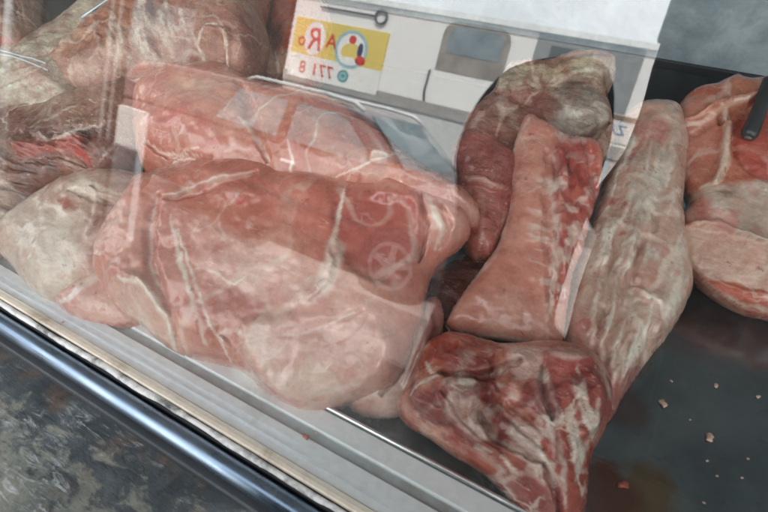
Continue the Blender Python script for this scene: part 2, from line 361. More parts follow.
meat('pork_trimming', 'small white edged flap of pork tucked behind the left end of the big pork leg',
  [(58,302),(72,290),(92,277),(110,271),(126,282),(136,302),(140,322),(126,328),(98,325),(75,319)], (100,300), .05, (.05,-.3), .025, .03, (.66,.36,.30), (.72,.45,.38),
  [('line', [(60,300),(76,288),(94,276),(108,271)], 8, (.84,.74,.66), .9), ('line', [(62,308),(80,318),(100,322),(130,326)], 5, (.50,.16,.13), .7), ('ell', 116,302,7,5,0,.6, FAT, .8)],
  [], seed=5, lump=.003, rough_=.2, group=G1)

meat('pork_flap', 'thin pale flap of pork hanging below the right end of the big pork leg', 
  [(338,388),(352,372),(380,352),(404,335),(416,312),(426,300),(438,298),(444,312),(442,335),(432,362),(420,380),(414,404),(396,416),(372,418),(350,410)], (400,370), .035, (.1,-.35), .022, .03, (.70,.43,.37), (.76,.55,.48),
  [('line', [(352,404),(375,395),(398,388),(418,376)], 6, FAT, .6), ('poly', [(420,296),(446,296),(446,340),(434,356),(424,340)], 5, (.34,.10,.085), .8), ('line', [(404,340),(396,365),(380,388)], 6, (.60,.52,.48), .6)],
  [('line', [(410,330),(400,365),(380,395)], 8, -.006), ('line', [(430,300),(425,350),(405,385)], 8, .005)], seed=8, lump=.005, rough_=.3, group=G1)

meat('ham', 'rounded pink pork leg lying behind the big pork leg, red blotched near its left end',
  [(141,116),(150,99),(172,84),(208,75),(240,77),(268,92),(300,96),(335,104),(370,128),(410,160),(448,186),(474,202),(478,222),(440,232),(380,220),(300,212),(250,205),(200,200),(162,186),(146,172),(142,145)],
  (270,150), .13, (.05,-.35), .07, .07, (.54,.235,.185), (.62,.34,.27), [
  ('ell', 168,118,14,10,20,.8,(.5,.1,.09),.6), ('ell', 200,125,12,8,-30,.8,(.5,.1,.09),.6), ('ell', 210,142,12,5,-20,.8,(.5,.1,.09),.6),('ell', 186,108,9,7,0,.8,(.52,.14,.11),.5),
  ('ell', 210,84,34,12,0,.8,(.72,.54,.40),.7),
  ('line', [(144,138),(160,150),(182,155),(205,156)], 2.6, FAT, .9), ('line', [(172,160),(184,152),(196,148)], 2.2, FAT, .8), ('line', [(165,172),(180,160),(200,162),(222,164)], 3, FAT, .8),
  ('line', [(240,118),(252,132),(262,148),(270,164)], 4, FAT, .8), ('line', [(224,152),(236,146),(250,150)], 8, (.75,.5,.42), .6),
  ('line', [(288,142),(292,160),(288,180)], 3, FAT, .8), ('line', [(326,180),(350,172),(370,162),(402,152)], 2.5, FAT, .75),
  ('poly', [(150,174),(166,180),(165,188),(150,184)], 4, DARK, .8),
  ('poly', [(380,180),(430,190),(474,206),(474,220),(420,226),(376,205)], 8, (.72,.46,.40), .6)],
  [('line', [(235,80),(250,110),(268,160)], 9, -.005), ('line', [(144,140),(170,154),(210,158)], 6, -.005), ('ell', 200,115,40,25,0,.008)], seed=11, lump=.006, rough_=.2, group=G1)

meat('ham', 'pale greyish pork leg at the left front behind the small white edged flap',
  [(6,248),(18,228),(36,212),(60,196),(88,182),(118,176),(150,180),(160,200),(152,228),(140,255),(124,280),(100,295),(78,304),(60,308),(42,296),(22,275)], (80,245), .06, (.05,-.35), .06, .06, (.66,.48,.40), (.70,.56,.47),
  [('ell', 66,204,10,5,20,.7,(.42,.12,.1),.8), ('line', [(88,188),(100,200),(92,222),(88,232)], 3.5, FAT, .7), ('poly', [(70,230),(120,215),(150,205),(140,255),(110,285),(84,276)], 12, (.58,.34,.30), .6),
   ('line', [(66,190),(90,186),(120,192),(146,198)], 4, FAT, .7), ('streak', [(75,182),(150,178),(150,205),(80,200)], 5, FAT, .7, 15, .05), ('poly', [(10,245),(50,215),(80,235),(70,295),(40,292)], 12, (.72,.62,.52), .6)],
  [('line', [(70,190),(105,200),(150,205)], 6, -.004), ('line', [(92,190),(98,205),(88,235)], 5, .003)], mat=M_FATTY, seed=14, lump=.005, rough_=.3, bottom=.045, group=G1)

meat('pork_shoulder', 'long pale pork shoulder at the upper left with a rounded cut end and hollowed side',
  [(60,88),(68,68),(84,50),(105,32),(128,8),(140,-22),(200,-40),(262,-20),(262,16),(266,52),(250,76),(222,78),(196,78),(172,78),(158,86),(132,94),(104,101),(78,98)], (160,50), .19, (.05,-.35), .06, .05, (.46,.215,.155), (.60,.38,.29), [
  ('poly', [(60,86),(72,62),(92,48),(115,52),(118,72),(100,88),(80,98)], 8, (.70,.50,.43), .6),
  ('poly', [(86,84),(104,76),(122,80),(118,92),(98,98),(84,96)], 4, (.45,.22,.18), .8), ('line', [(120,90),(136,80),(156,76),(172,72)], 8, (.76,.56,.48), .8), ('line', [(118,72),(140,68),(168,66)], 4, (.46,.16,.12), .7),
  ('poly', [(176,0),(215,2),(246,20),(252,60),(236,74),(200,72),(184,50),(168,28)], 8, (.42,.19,.15), .65),
  ('line', [(205,26),(218,24),(226,40),(228,60),(224,74)], 3, FAT, .9), ('line', [(190,28),(196,44),(204,56),(200,70)], 4, (.70,.58,.48), .8), ('line', [(205,26),(198,42),(202,58)], 3, FAT, .7),
  ('line', [(140,0),(138,30),(146,56),(160,66)], 14, (.72,.62,.50), .6), ('line', [(165,0),(160,20),(164,44)], 8, (.66,.55,.44), .6), ('poly', [(240,10),(262,20),(262,60),(248,72),(240,40)], 6, (.25,.07,.06), .7),
  ('streak', [(90,30),(150,0),(190,10),(170,60),(120,60)], 10, FAT, .6, 75, .1), ('ell', 118,38,20,8,-50,.7,(.60,.34,.24),.6)],
  [('cut', [(84,82),(106,74),(124,80),(118,93),(98,99)], 3, .003, .9), ('line', [(172,80),(140,72),(118,74)], 6, -.010), ('ell', 215,45,16,26,0,-.010), ('line', [(205,26),(222,28),(228,60)], 5, .004), ('line', [(122,92),(150,80),(175,74)], 6, .007), ('line', [(150,0),(148,40),(160,64)], 7, .006),
   ('fibre', [(90,30),(150,0),(190,10),(170,60),(120,60)], 10, .006, 75)], mat=M_DRY, seed=17, lump=.009, group=G1)

meat('pork_slab', 'washed out pale side of pork at the far left under the shoulder',
  [(-40,80),(10,55),(45,46),(78,28),(108,4),(132,-10),(140,20),(112,50),(88,85),(82,108),(55,114),(20,118),(-10,128),(-45,120)], (40,85), .16, (.0,-.3), .05, .06, (.62,.52,.43), (.70,.62,.52),
  [('streak', [(-20,75),(60,45),(110,10),(120,40),(70,100),(-10,120)], 10, (.78,.72,.62), .7, -25, .0), ('ell', 30,70,20,10,-30,.8,(.60,.36,.28),.35)],
  [('fibre', [(-20,75),(60,45),(110,10),(120,40),(70,100),(-10,120)], 10, .005, -25)], mat=M_DRY, seed=20, group=G1)

meat('pork_neck', 'brownish neck end of pork at the left with bright red ragged flesh',
  [(-40,135),(0,122),(40,112),(85,102),(125,92),(146,86),(147,112),(140,140),(128,164),(112,176),(90,182),(70,187),(50,196),(30,212),(14,232),(2,248),(-30,252),(-50,200)], (60,150), .12, (.0,-.3), .045, .045, (.26,.12,.09), (.40,.23,.17),
  [('poly', [(14,142),(50,138),(78,134),(88,150),(92,166),(80,158),(60,152),(20,158)], 5, (.50,.11,.08), .85), ('line', [(70,156),(80,150),(92,158)], 5, (.55,.06,.05), .8), ('poly', [(78,130),(90,130),(92,146),(84,146)], 3, DARK, .85),
   ('speck', [(0,150),(70,160),(80,185),(40,200),(5,220),(-20,200)], 8, (.16,.10,.08), .75, 34, .05), ('line', [(28,134),(50,138),(76,130),(110,122)], 3, FAT, .75), ('line', [(30,128),(60,112),(80,104)], 3, (.68,.55,.46), .7), ('line', [(100,160),(112,148),(138,138)], 3, FAT, .5),
   ('speck', [(0,150),(70,160),(80,185),(40,200),(5,220),(-20,200)], 8, (.70,.58,.46), .7, 40, .12), ('ell', 74,170,14,8,20,.7,(.52,.26,.2),.6), ('speck', [(10,140),(90,140),(85,165),(20,160)], 4, (.72,.38,.32), .6, 46, .12)],
  [('line', [(30,134),(76,130),(115,122)], 6, -.005), ('fibre', [(0,140),(85,140),(85,175),(40,200),(5,220)], 8, .010, 20), ('poly', [(14,140),(78,132),(90,162),(60,154),(20,160)], 5, .006)], mat=M_RED, seed=23, group=G1)

meat('pork_hock', 'brown wrinkled end of a pork hock in the top left corner',
  [(-40,-20),(-5,-12),(22,-20),(40,-10),(42,14),(34,34),(22,47),(0,52),(-30,50)], (15,20), .22, (0,-.2), .04, .05, (.28,.15,.11), (.42,.26,.2), [('line', [(0,36),(14,42),(28,40)], 6, (.45,.12,.09), .7), ('speck', [(-10,-10),(38,-8),(36,30),(0,40)], 6, (.65,.5,.42), .6, 30, .1)], [('fibre', [(-10,-10),(38,-8),(36,30),(0,40)], 5, .006, 80)], mat=M_DRY, seed=26, group=G1)

meat('rib_bone', 'ragged brown rib end with dark gaps beside the upper left shoulder',
  [(236,-16),(258,-22),(282,-18),(292,-4),(286,8),(272,12),(266,24),(272,38),(280,56),(284,72),(272,82),(258,76),(252,58),(250,40),(244,20)], (265,40), .17, (0,-.25), .03, .04, (.26,.13,.095), (.52,.36,.28), [('ell', 262,22,5,8,0,.6,DARK,.9), ('line', [(252,20),(258,44),(268,66)], 6, (.2,.07,.06), .8), ('line', [(270,40),(278,58),(280,72)], 5, (.66,.54,.45), .7), ('speck', [(240,-14),(285,-14),(280,20),(250,20)], 5, DARK, .7, 40, .12)],
  [('ell', 262,22,6,9,0,-.012), ('fibre', [(240,-14),(285,-14),(280,70),(250,70)], 5, .008, 75)], mat=M_DRY, seed=29, group=G1)
meat('pork_chunk', 'smooth reddish pork piece seen behind the ragged rib end',
  [(268,24),(280,10),(298,0),(318,-6),(330,14),(326,50),(316,78),(300,90),(280,86),(268,74),(272,52)], (298,45), .15, (0,-.2), .05, .05, (.42,.11,.08), (.50,.17,.125), [('poly', [(262,66),(280,52),(302,52),(310,74),(292,86),(272,80)], 6, (.56,.38,.30), .9), ('ell', 278,40,7,16,10,.6,DARK,.8)],
  [('line', [(272,56),(290,50),(308,52)], 5, -.008)], seed=32, group=G1)

meat('pork_strip', 'dark red strip of pork hanging left of the boneless loin',
  [(452,152),(462,136),(482,134),(500,146),(516,160),(518,190),(512,220),(500,240),(492,258),(474,258),(458,232),(452,200),(456,176)], (482,195), .105, (.25,-.3), .035, .04, (.36,.10,.085), (.46,.19,.155), [('poly', [(452,150),(470,138),(500,150),(516,175),(500,180),(470,176),(456,172)], 5, (.28,.08,.07), .7), ('line', [(456,176),(480,182),(505,188)], 5, (.62,.40,.34), .7), ('line', [(480,190),(484,220),(480,250)], 4, (.55,.30,.25), .6)],
  [('line', [(456,178),(480,184),(508,190)], 6, .006)], mat=M_RED, seed=35, group=G1)
meat('dark_pork_piece', 'dark maroon piece of pork in the gap between the pork leg and the loin',
  [(424,300),(436,276),(456,262),(478,256),(498,262),(500,300),(488,340),(462,362),(440,375),(424,372),(424,335)], (455,315), .015, (.1,-.1), .03, .03, (.16,.065,.055), (.26,.11,.09), [('line', [(440,290),(460,300),(470,330)], 5, (.42,.24,.2), .5)], [], mat=M_RED, seed=38, group=G1)
meat('pork_skirt', 'grey membrane covered flap of pork draped behind the top of the boneless loin',
  [(461,146),(466,124),(476,112),(488,98),(498,88),(508,75),(516,72),(540,70),(566,64),(590,63),(611,68),(614,80),(606,90),(607,102),(612,118),(615,136),(606,160),(592,172),(560,168),(540,158),(524,152),(512,168),(492,172),(470,160)], (550,110), .135, (.1,-.35), .026, .02, (.36,.19,.15), (.46,.31,.25), [
  ('poly', [(500,72),(540,64),(590,57),(612,63),(606,82),(580,78),(545,80),(520,88),(498,88)], 3, (.46,.37,.27), .9), ('poly', [(556,84),(592,86),(608,112),(602,126),(575,138),(552,130),(545,110)], 6, (.31,.27,.235), .85), ('line', [(545,128),(575,140),(608,120)], 6, (.16,.07,.055), .85), ('line', [(465,140),(480,116),(502,98),(528,88),(560,84)], 6, (.55,.40,.34), .8),
  ('poly', [(505,92),(545,84),(555,100),(548,122),(528,118),(512,104)], 6, (.38,.17,.13), .8), ('ell', 494,132,9,8,0,.6,(.46,.18,.14),.7), ('line', [(496,104),(510,112),(520,130)], 8, (.60,.49,.42), .8), ('line', [(474,132),(500,148),(520,146)], 5, (.62,.46,.38), .7), ('speck', [(500,66),(612,60),(606,86),(510,90)], 4, (.66,.57,.42), .7, 60, .08), ('speck', [(500,66),(612,60),(606,86),(510,90)], 4, (.26,.2,.15), .6, 50, .15), ('line', [(600,140),(608,150),(600,168)], 8, (.50,.35,.28), .7), ('line', [(606,84),(560,82),(520,90)], 2.5, (.2,.1,.08), .7), ('ell', 470,110,6,12,25,.6,(.46,.1,.08),.6)],
  [('poly', [(500,66),(540,60),(590,53),(616,60),(606,84),(580,80),(545,82),(520,90),(498,88)], 3, .006), ('line', [(540,126),(575,142),(610,120)], 7, -.009), ('line', [(478,116),(505,100),(530,90)], 7, .005), ('ell', 575,108,20,16,0,.007), ('line', [(500,92),(525,100),(545,120)], 8, -.006), ('ell', 494,132,9,8,0,-.004), ('line', [(474,136),(500,150),(522,148)], 6, .005), ('fibre', [(500,66),(612,60),(606,86),(510,90)], 4, .003, -8)], mat=M_DRY, seed=41, lump=.008, group=G1)

meat('pork_loin', 'boneless pink pork loin slab in the middle of the tray, bloody along its right edge',
  [(527,117),(540,121),(556,130),(572,137),(590,141),(601,150),(601,178),(594,208),(584,240),(575,272),(568,305),(563,335),(557,347),(530,345),(500,341),(472,334),(448,328),(447,319),(458,302),(471,284),(484,266),(496,248),(504,225),(509,200),(510,172),(514,145)], (520,250), .085, (.12,-.40), .028, .03, (.62,.30,.245), (.68,.38,.31), [
  ('poly', [(560,140),(596,146),(598,180),(588,215),(572,255),(562,300),(552,300),(556,250),(560,210),(556,170)], 6, RED, .75),
  ('line', [(556,150),(554,200),(558,240),(552,290),(548,320)], 7, (.74,.56,.48), .7), ('streak', [(535,180),(560,175),(562,300),(530,290)], 8, (.78,.60,.52), .75, 20, .12), ('streak', [(525,150),(560,150),(560,200),(530,200)], 8, (.74,.5,.44), .6, -20, .15),
  ('speck', [(550,140),(600,150),(590,240),(560,300),(545,300)], 6, (.80,.64,.56), .7, 60, .1), ('speck', [(552,145),(600,150),(590,240),(562,300)], 6, (.34,.05,.04), .7, 44, .08), ('line', [(528,118),(514,145),(510,180),(508,210),(495,250),(470,286),(448,320)], 5, (.74,.50,.42), .75),
  ('line', [(449,327),(475,333),(510,340),(556,346)], 4, (.74,.52,.44), .8), ('ell', 451,324,5,5,0,.5,(.55,.14,.1),.6), ('ell', 575,148,24,9,10,.7,(.36,.07,.06),.7)],
  [('line', [(560,150),(562,200),(566,250),(556,300)], 9, .006), ('fibre', [(550,140),(600,150),(590,240),(560,310),(545,300)], 6, .007, 80), ('line', [(545,150),(548,220),(546,300)], 7, -.004)], seed=44, lump=.004, rough_=.35, flat=.25, bottom=.04, group=G1)

meat('pork_loin', 'long bone-in pork loin covered with pale grey fat lying right of the boneless slab',
  [(628,116),(646,111),(664,112),(680,122),(686,150),(682,190),(680,222),(686,255),(690,280),(686,302),(674,325),(658,348),(638,374),(622,398),(610,420),(600,428),(590,415),(580,380),(560,345),(560,310),(572,262),(588,225),(600,188),(612,155),(618,130)], (640,260), .055, (.10,-.28), .05, .04, (.58,.40,.33), (.68,.56,.48), [
  ('streak', [(620,140),(670,130),(680,220),(680,300),(630,380),(590,330),(590,240)], 12, (.72,.65,.56), .8, 105, .05), ('poly', [(640,268),(655,260),(662,275),(658,300),(640,300),(634,285)], 6, (.52,.27,.2), .75), ('line', [(634,288),(645,295),(660,298),(664,318)], 5, FAT, .8),
  ('speck', [(600,200),(640,190),(625,250),(600,320),(575,330),(580,260)], 8, (.40,.07,.055), .85, 42, .16), ('poly', [(575,330),(600,320),(615,360),(615,420),(600,440),(585,390)], 10, (.56,.30,.24), .55), ('poly', [(630,122),(665,118),(670,136),(640,140)], 5, (.52,.2,.17), .7), ('line', [(640,140),(634,155),(630,172)], 5, (.40,.12,.1), .6),
  ('poly', [(590,395),(612,385),(640,360),(630,400),(605,435),(590,425)], 8, (.30,.08,.065), .85), ('line', [(684,260),(690,282),(680,310),(655,350)], 6, (.62,.36,.28), .6), ('ell', 640,205,12,30,15,.8,(.58,.52,.44),.7), ('streak', [(570,340),(600,330),(620,390),(605,430),(585,390)], 8, (.42,.1,.08), .6, 60, .12), ('speck', [(600,130),(690,130),(690,320),(610,400)], 10, (.58,.30,.25), .5, 18, .22)],  # dark maroon lower tip paints in the shadow edge beside the neck bones
  [('cut', [(640,130),(676,128),(678,220),(682,290),(655,335),(640,260)], 8, .001, .7), ('line', [(650,140),(640,200),(625,260)], 10, .005), ('line', [(664,130),(664,180),(655,230)], 8, -.006), ('line', [(634,288),(648,296),(664,300)], 6, .006), ('fibre', [(620,140),(670,130),(680,220),(680,300),(630,380),(590,330),(590,240)], 12, .006, 105)], mat=M_FATTY, seed=47, lump=.006, rough_=.3, group=G1)

meat('neck_bone', 'bloody pork neck bones at the front edge of the tray below the loin slab',
  [(424,348),(440,336),(460,334),(482,340),(505,346),(535,344),(562,345),(584,350),(601,368),(610,396),(606,424),(596,450),(586,480),(580,520),(560,545),(530,535),(505,500),(485,478),(455,457),(425,437),(403,422),(399,402),(412,378)], (510,420), .045, (.10,-.30), .055, .06, (.42,.10,.075), (.64,.34,.27), [
  ('poly', [(553,352),(590,358),(604,390),(600,420),(580,430),(560,410),(548,385)], 8, (.36,.055,.045), .8), ('streak', [(535,378),(580,368),(600,400),(582,460),(545,430)], 7, (.80,.70,.60), .95, 75, .0), ('line', [(600,400),(596,425),(584,450),(578,480)], 6, (.72,.62,.53), .85), ('poly', [(545,350),(575,348),(586,358),(560,360)], 4, (.70,.48,.42), .7),
  ('line', [(500,345),(520,348),(548,350)], 8, (.72,.48,.40), .8), ('line', [(520,352),(505,368),(480,376)], 9, (.74,.50,.42), .8), ('poly', [(446,380),(470,374),(480,388),(474,414),(462,412),(448,398)], 4, (.90,.82,.74), 1.),
  ('poly', [(478,396),(500,402),(498,425),(480,418)], 4, (.26,.035,.03), .9), ('poly', [(424,388),(440,382),(446,398),(430,412),(420,402)], 5, (.34,.05,.04), .7), ('streak', [(496,405),(530,408),(548,440),(530,460),(505,440)], 6, (.60,.52,.44), .9, 40, .0), ('line', [(480,410),(500,440),(520,452),(545,465)], 5, (.72,.55,.46), .8),
  ('line', [(440,420),(465,440),(490,460),(520,490)], 7, (.68,.42,.35), .6), ('ell', 478,440,12,7,30,.7,(.32,.05,.04),.7), ('ell', 430,420,9,6,0,.7,(.36,.06,.05),.6), ('ell', 452,438,9,6,20,.7,(.34,.05,.04),.6), ('line', [(530,460),(546,490),(552,520)], 8, (.66,.45,.38), .7), ('line', [(560,440),(566,470),(564,510)], 6, (.72,.56,.47), .7),
  ('speck', [(400,380),(500,345),(600,360),(600,440),(570,540),(480,480)], 8, (.24,.03,.025), .85, 30, .14), ('speck', [(400,380),(500,345),(545,350),(560,540),(480,480)], 8, (.82,.68,.60), .6, 52, .2),
  ('line', [(466,430),(480,446),(492,452)], 4, FAT, .9), ('line', [(500,455),(514,470),(522,486)], 5, FAT, .9), ('line', [(410,395),(424,380),(440,374)], 3, FAT, .8), ('line', [(536,440),(548,462),(556,490)], 4, FAT, .9), ('line', [(492,352),(488,372),(498,392)], 5, (.24,.03,.025), .8), ('poly', [(505,352),(540,352),(540,372),(515,380)], 5, (.74,.52,.45), .8),
  ('speck', [(400,400),(460,380),(560,480),(560,540),(480,480)], 8, (.34,.05,.045), .8, 34, .08), ('speck', [(400,400),(460,380),(560,480),(560,540),(480,480)], 8, (.78,.60,.52), .75, 40, .14), ('line', [(418,372),(430,356),(440,344)], 7, (.34,.06,.05), .8), ('line', [(425,362),(432,372)], 4, (.8,.7,.6), .8),
  ('line', [(440,345),(450,360),(462,368),(484,366)], 8, (.50,.2,.17), .7), ('streak', [(440,340),(490,340),(485,372),(450,372)], 5, (.36,.07,.06), .6, 15, .1)],
  [('cut', [(552,354),(590,360),(603,392),(598,425),(572,440),(552,410),(546,380)], 4, .002, .85), ('cut', [(404,398),(440,425),(500,462),(548,500),(530,520),(480,475),(420,432)], 4, .001, .7), ('fibre', [(535,378),(580,368),(600,400),(582,460),(545,430)], 7, .006, 75), ('fibre', [(496,405),(530,408),(548,440),(530,460),(505,440)], 6, .008, 40), ('poly', [(446,380),(470,374),(480,388),(474,414),(462,412),(448,398)], 6, .010), ('ell', 488,410,10,12,0,-.012), ('line', [(480,408),(500,438),(545,462)], 7, -.009), ('line', [(440,395),(460,425),(500,455)], 8, .006),
   ('line', [(548,360),(546,390),(552,420)], 8, -.008), ('line', [(440,425),(470,445),(510,480)], 7, -.007), ('line', [(545,465),(555,490),(556,520)], 7, -.008), ('ell', 580,395,18,26,0,.010), ('line', [(440,372),(480,374),(520,362)], 7, -.008)], mat=M_RED, seed=50, lump=.011, rough_=2., bottom=.045, group=G1)

meat('pork_shoulder', 'pork shoulder at the right edge with a flat pale oval cut face',
  [(672,128),(678,108),(690,96),(712,88),(730,80),(738,76),(746,84),(770,80),(810,78),(840,120),(840,300),(800,322),(766,316),(738,308),(716,296),(700,282),(684,262),(675,240),(676,222),(688,206),(682,188),(676,165)], (745,210), .08, (-.05,-.42), .036, .035, (.48,.155,.11), (.57,.27,.20), [
  ('poly', [(676,236),(690,228),(716,232),(745,240),(775,252),(800,270),(800,300),(770,292),(735,284),(706,280),(690,266)], 2.5, (.66,.45,.36), 1.), ('line', [(684,262),(704,282),(730,294),(768,300)], 7, (.66,.22,.17), .75), ('line', [(690,268),(712,290),(745,306),(780,312)], 5, (.70,.55,.45), .7),
  ('poly', [(680,120),(715,112),(722,150),(712,172),(690,180),(678,150)], 10, (.55,.24,.19), .6), ('line', [(722,104),(728,130),(726,160),(718,180),(700,188)], 10, (.72,.58,.47), .75), ('poly', [(735,120),(800,110),(800,185),(760,180),(742,158)], 8, (.46,.10,.08), .8), ('poly', [(690,196),(730,184),(775,186),(800,230),(775,246),(740,236),(700,228),(686,215)], 5, (.56,.49,.41), .9),
  ('ell', 700,212,12,14,20,.6,(.52,.17,.12),.75), ('ell', 716,214,10,8,0,.6,(.76,.70,.62),.8), ('ell', 726,193,8,4,0,.6,(.26,.16,.13),.8), ('line', [(676,232),(700,226),(735,236),(768,248)], 3, (.78,.60,.48), .8), ('line', [(680,124),(700,122),(722,108),(745,96),(770,90)], 6, (.72,.50,.40), .7), ('line', [(730,80),(724,92),(702,104)], 6, (.74,.54,.46), .6), ('line', [(748,104),(770,92)], 6, (.46,.1,.08), .7),
  ('line', [(705,190),(740,188),(770,192)], 4, (.70,.55,.48), .6), ('speck', [(700,190),(790,190),(790,240),(710,230)], 6, (.56,.2,.16), .6, 36, .1)],
  [('cut', [(672,238),(690,229),(716,232),(775,251),(810,268),(810,304),(770,294),(735,286),(700,279),(684,264)], 2.5, .001, .95), ('cut', [(735,125),(800,112),(800,182),(762,178),(744,156)], 3, .004, .9), ('cut', [(684,124),(714,114),(722,150),(708,172),(688,176)], 4, .002, .8), ('line', [(684,124),(712,112),(770,94)], 7, .012), ('line', [(690,132),(722,120),(770,104)], 6, -.008), ('line', [(676,230),(716,226),(770,246)], 5, .005), ('line', [(735,130),(745,160),(775,184)], 7, -.008), ('line', [(726,110),(728,150),(716,182)], 8, .005)], mat=M_FATTY, seed=53, lump=.005, rough_=.5, flat=.2, group=G1)

DG = bpy.context.evaluated_depsgraph_get(); DG.update()
def hit(px, py, off=0.):
    d = ray(px, py); ok, loc, *_ = SC.ray_cast(DG, Vector(CAM), Vector(d)); return (np.array(loc) if ok else CAM+d)-d*off

# ------------------------------------------------------------------ the display case
X0, X1 = -2.6, 1.1
def steel(name, lo, hi, rough=.28, metal=1., scale=(2, 60, 60)):
    s = NT(name); v = s.coords(scale); v2 = s.coords(); b = s.noise(v, 5, 5); st = s.noise(v2, 7, 6, .65)
    c = s.mix(.5, s.ramp(b, [(.3, lo), (.7, hi)]), s.ramp(st, [(.35, lo), (.65, hi)]))
    s.bsdf(c, s.ramp(s.noise(v2, 24, 5), [(.3, rough*.75), (.7, rough*1.5)]), metal, bump=b, bstr=.05, bdist=.0008); return s.m
M_TUBE = steel('polished_rail', (.13,.19,.27), (.30,.38,.46), .27)
M_TRAY = steel('worn_steel', (.075,.09,.10), (.15,.17,.18), .2, 1., (3, 3, 3))
s = NT('scuffed_tray_steel'); v = s.coords(); n1 = s.noise(v, 6, 6, .6); n2 = s.noise(v, 40, 6, .65)
MEAT_REFLS = []  # brown and red reflections of the meat, painted into the tray colour
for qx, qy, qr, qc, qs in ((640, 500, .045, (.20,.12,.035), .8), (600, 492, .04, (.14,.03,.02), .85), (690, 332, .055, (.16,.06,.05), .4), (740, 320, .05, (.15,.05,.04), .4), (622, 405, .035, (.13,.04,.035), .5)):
    qd = ray(qx, qy); qn = np.array([0, -SLOPE, 1.]); qp = CAM+qd*(((np.array([0, .085, .957])-CAM)@qn)/(qd@qn)); MEAT_REFLS.append((qp[0], qp[1], qr, qc, qs))
def scr(rot, sc_, lo): return s.ramp(s.noise(s.coords(sc_, (0, 0, R(rot))), 1., 3, .5, .3), [(lo, 0.), (lo+.035, 1.)])
sk = s.math('MAXIMUM', scr(-52, (160, 5, 5), .66), scr(30, (130, 4, 4), .68)); grime = s.ramp(n2, [(.56, 0.), (.72, 1.)])
c = s.ramp(n1, [(.35, (.13,.17,.19)), (.65, (.26,.32,.345))]); c = s.mix(s.math('MULTIPLY', grime, .3), c, (.10,.07,.06)); c = s.mix(s.math('MULTIPLY', sk, .16), c, (.30,.35,.37))
spos = s.n('ShaderNodeTexCoord').outputs['Object']
def paint_refl(c, x, y, r, colr, st_):
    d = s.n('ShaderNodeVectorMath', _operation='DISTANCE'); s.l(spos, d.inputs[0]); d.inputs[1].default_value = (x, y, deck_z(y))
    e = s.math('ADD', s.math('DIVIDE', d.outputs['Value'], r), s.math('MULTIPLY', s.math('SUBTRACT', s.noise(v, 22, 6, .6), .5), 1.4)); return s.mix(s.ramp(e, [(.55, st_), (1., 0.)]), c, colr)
for q in MEAT_REFLS: c = paint_refl(c, *q)
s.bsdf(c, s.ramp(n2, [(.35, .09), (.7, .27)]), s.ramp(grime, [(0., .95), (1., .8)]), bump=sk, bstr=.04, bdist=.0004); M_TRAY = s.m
M_EDGE = steel('bright_steel', (.6,.62,.64), (.82,.84,.85), .2)
def dirty_paint(name, col, dirt, amt=.62, rough=.4, scale=9, bs=.12, fine=.35):
    s = NT(name); v = s.coords(); n1 = s.noise(v, scale, 8, .68, .4); n2 = s.noise(v, 90, 5, .6); vs = s.coords((3, 40, 40)); n3 = s.noise(vs, 4, 5)
    c = s.mix(s.ramp(n1, [(amt-.08, (0,0,0)), (amt+.14, (1,1,1))]), col, dirt); c = s.mix(fine, c, s.ramp(n2, [(.35, (.75,.73,.7)), (.6, (1,1,1))]), 'MULTIPLY'); c = s.mix(.12, c, s.ramp(n3, [(.3, (.8,.79,.77)), (.6, (1,1,1))]), 'MULTIPLY')
    s.bsdf(c, s.ramp(n1, [(.3, rough*.8), (.7, rough*1.5)]), 0, bump=n2, bstr=bs); return s.m
M_LEDGE = dirty_paint('white_enamel', (.80,.83,.84), (.42,.42,.40), .68, .3)
M_GUTTER = dirty_paint('grey_enamel', (.40,.43,.44), (.26,.24,.22), .55, .35, 12)
M_CREAM = dirty_paint('cream_seal', (.66,.60,.50), (.30,.22,.15), .6, .55, 14)
M_GUNK = dirty_paint('white_sealant', (.66,.67,.66), (.10,.10,.095), .54, .7, 34)
M_BLACK = simple('black_rubber', (.012,.013,.015), .5)
M_BACK = dirty_paint('dark_back_panel', (.022,.03,.034), (.04,.05,.055), .55, .6, bs=.02)
M_GREYP = dirty_paint('grey_back_sheet', (.22,.275,.305), (.40,.46,.49), .5, .35, 9)
case = empty('display_case', (-.5, 0, .93))
tag(case, 'long white enamel butcher display case with a polished front rail and leaning glass pane', 'display case')
TZ = 1.0
# front rail
bm = bmesh.new(); tube_bm(bm, [(X0, -.0250, .985), (X1, -.0250, .985)], .0116, 28)
bm_obj('rail', bm, M_TUBE, case, smooth=True)
prism_x('lower_trim', [(-.0405, .95), (-.0405, .960), (-.038, .9605), (-.012, .9605), (-.012, .95)], X0, X1, simple('dull_metal', (.12,.13,.14), .4, .8), case)
# sealant: an uneven hand-laid bead
def bead(name, y, w, z, hgt, amp, mat, sd, gap=None):
    n = 900; xs = np.linspace(-1.3, .3, n); P = np.c_[xs, np.zeros(n), np.zeros(n)]
    a = vnoise(P, 22, sd, 5, .6); b = vnoise(P, 19, sd+3, 5, .6); t = vnoise(P, 30, sd+6, 4)
    bm = bmesh.new(); rows = []
    for i in range(n):
        yo, yi = y-w/2-amp*max(-.4, a[i]), y+w/2+amp*max(-.5, b[i]); zz = z+hgt*(1+.35*t[i])
        rows.append([bm.verts.new((xs[i], yy, zc)) for yy, zc in ((yo, z-.004), (yo+.001, zz-hgt*.4), ((yo*2+yi)/3, zz), ((yo+yi*2)/3, zz), (yi-.001, zz-hgt*.4), (yi, z-.004))])
    for p, q in zip(rows[:-1], rows[1:]):
        for j in range(5): bm.faces.new((p[j], p[j+1], q[j+1], q[j]))
    return bm_obj(name, bm, mat, case, smooth=True)
bead('sealant', -.0083, .0074, .9965, .0022, .0026, M_GUNK, 61)
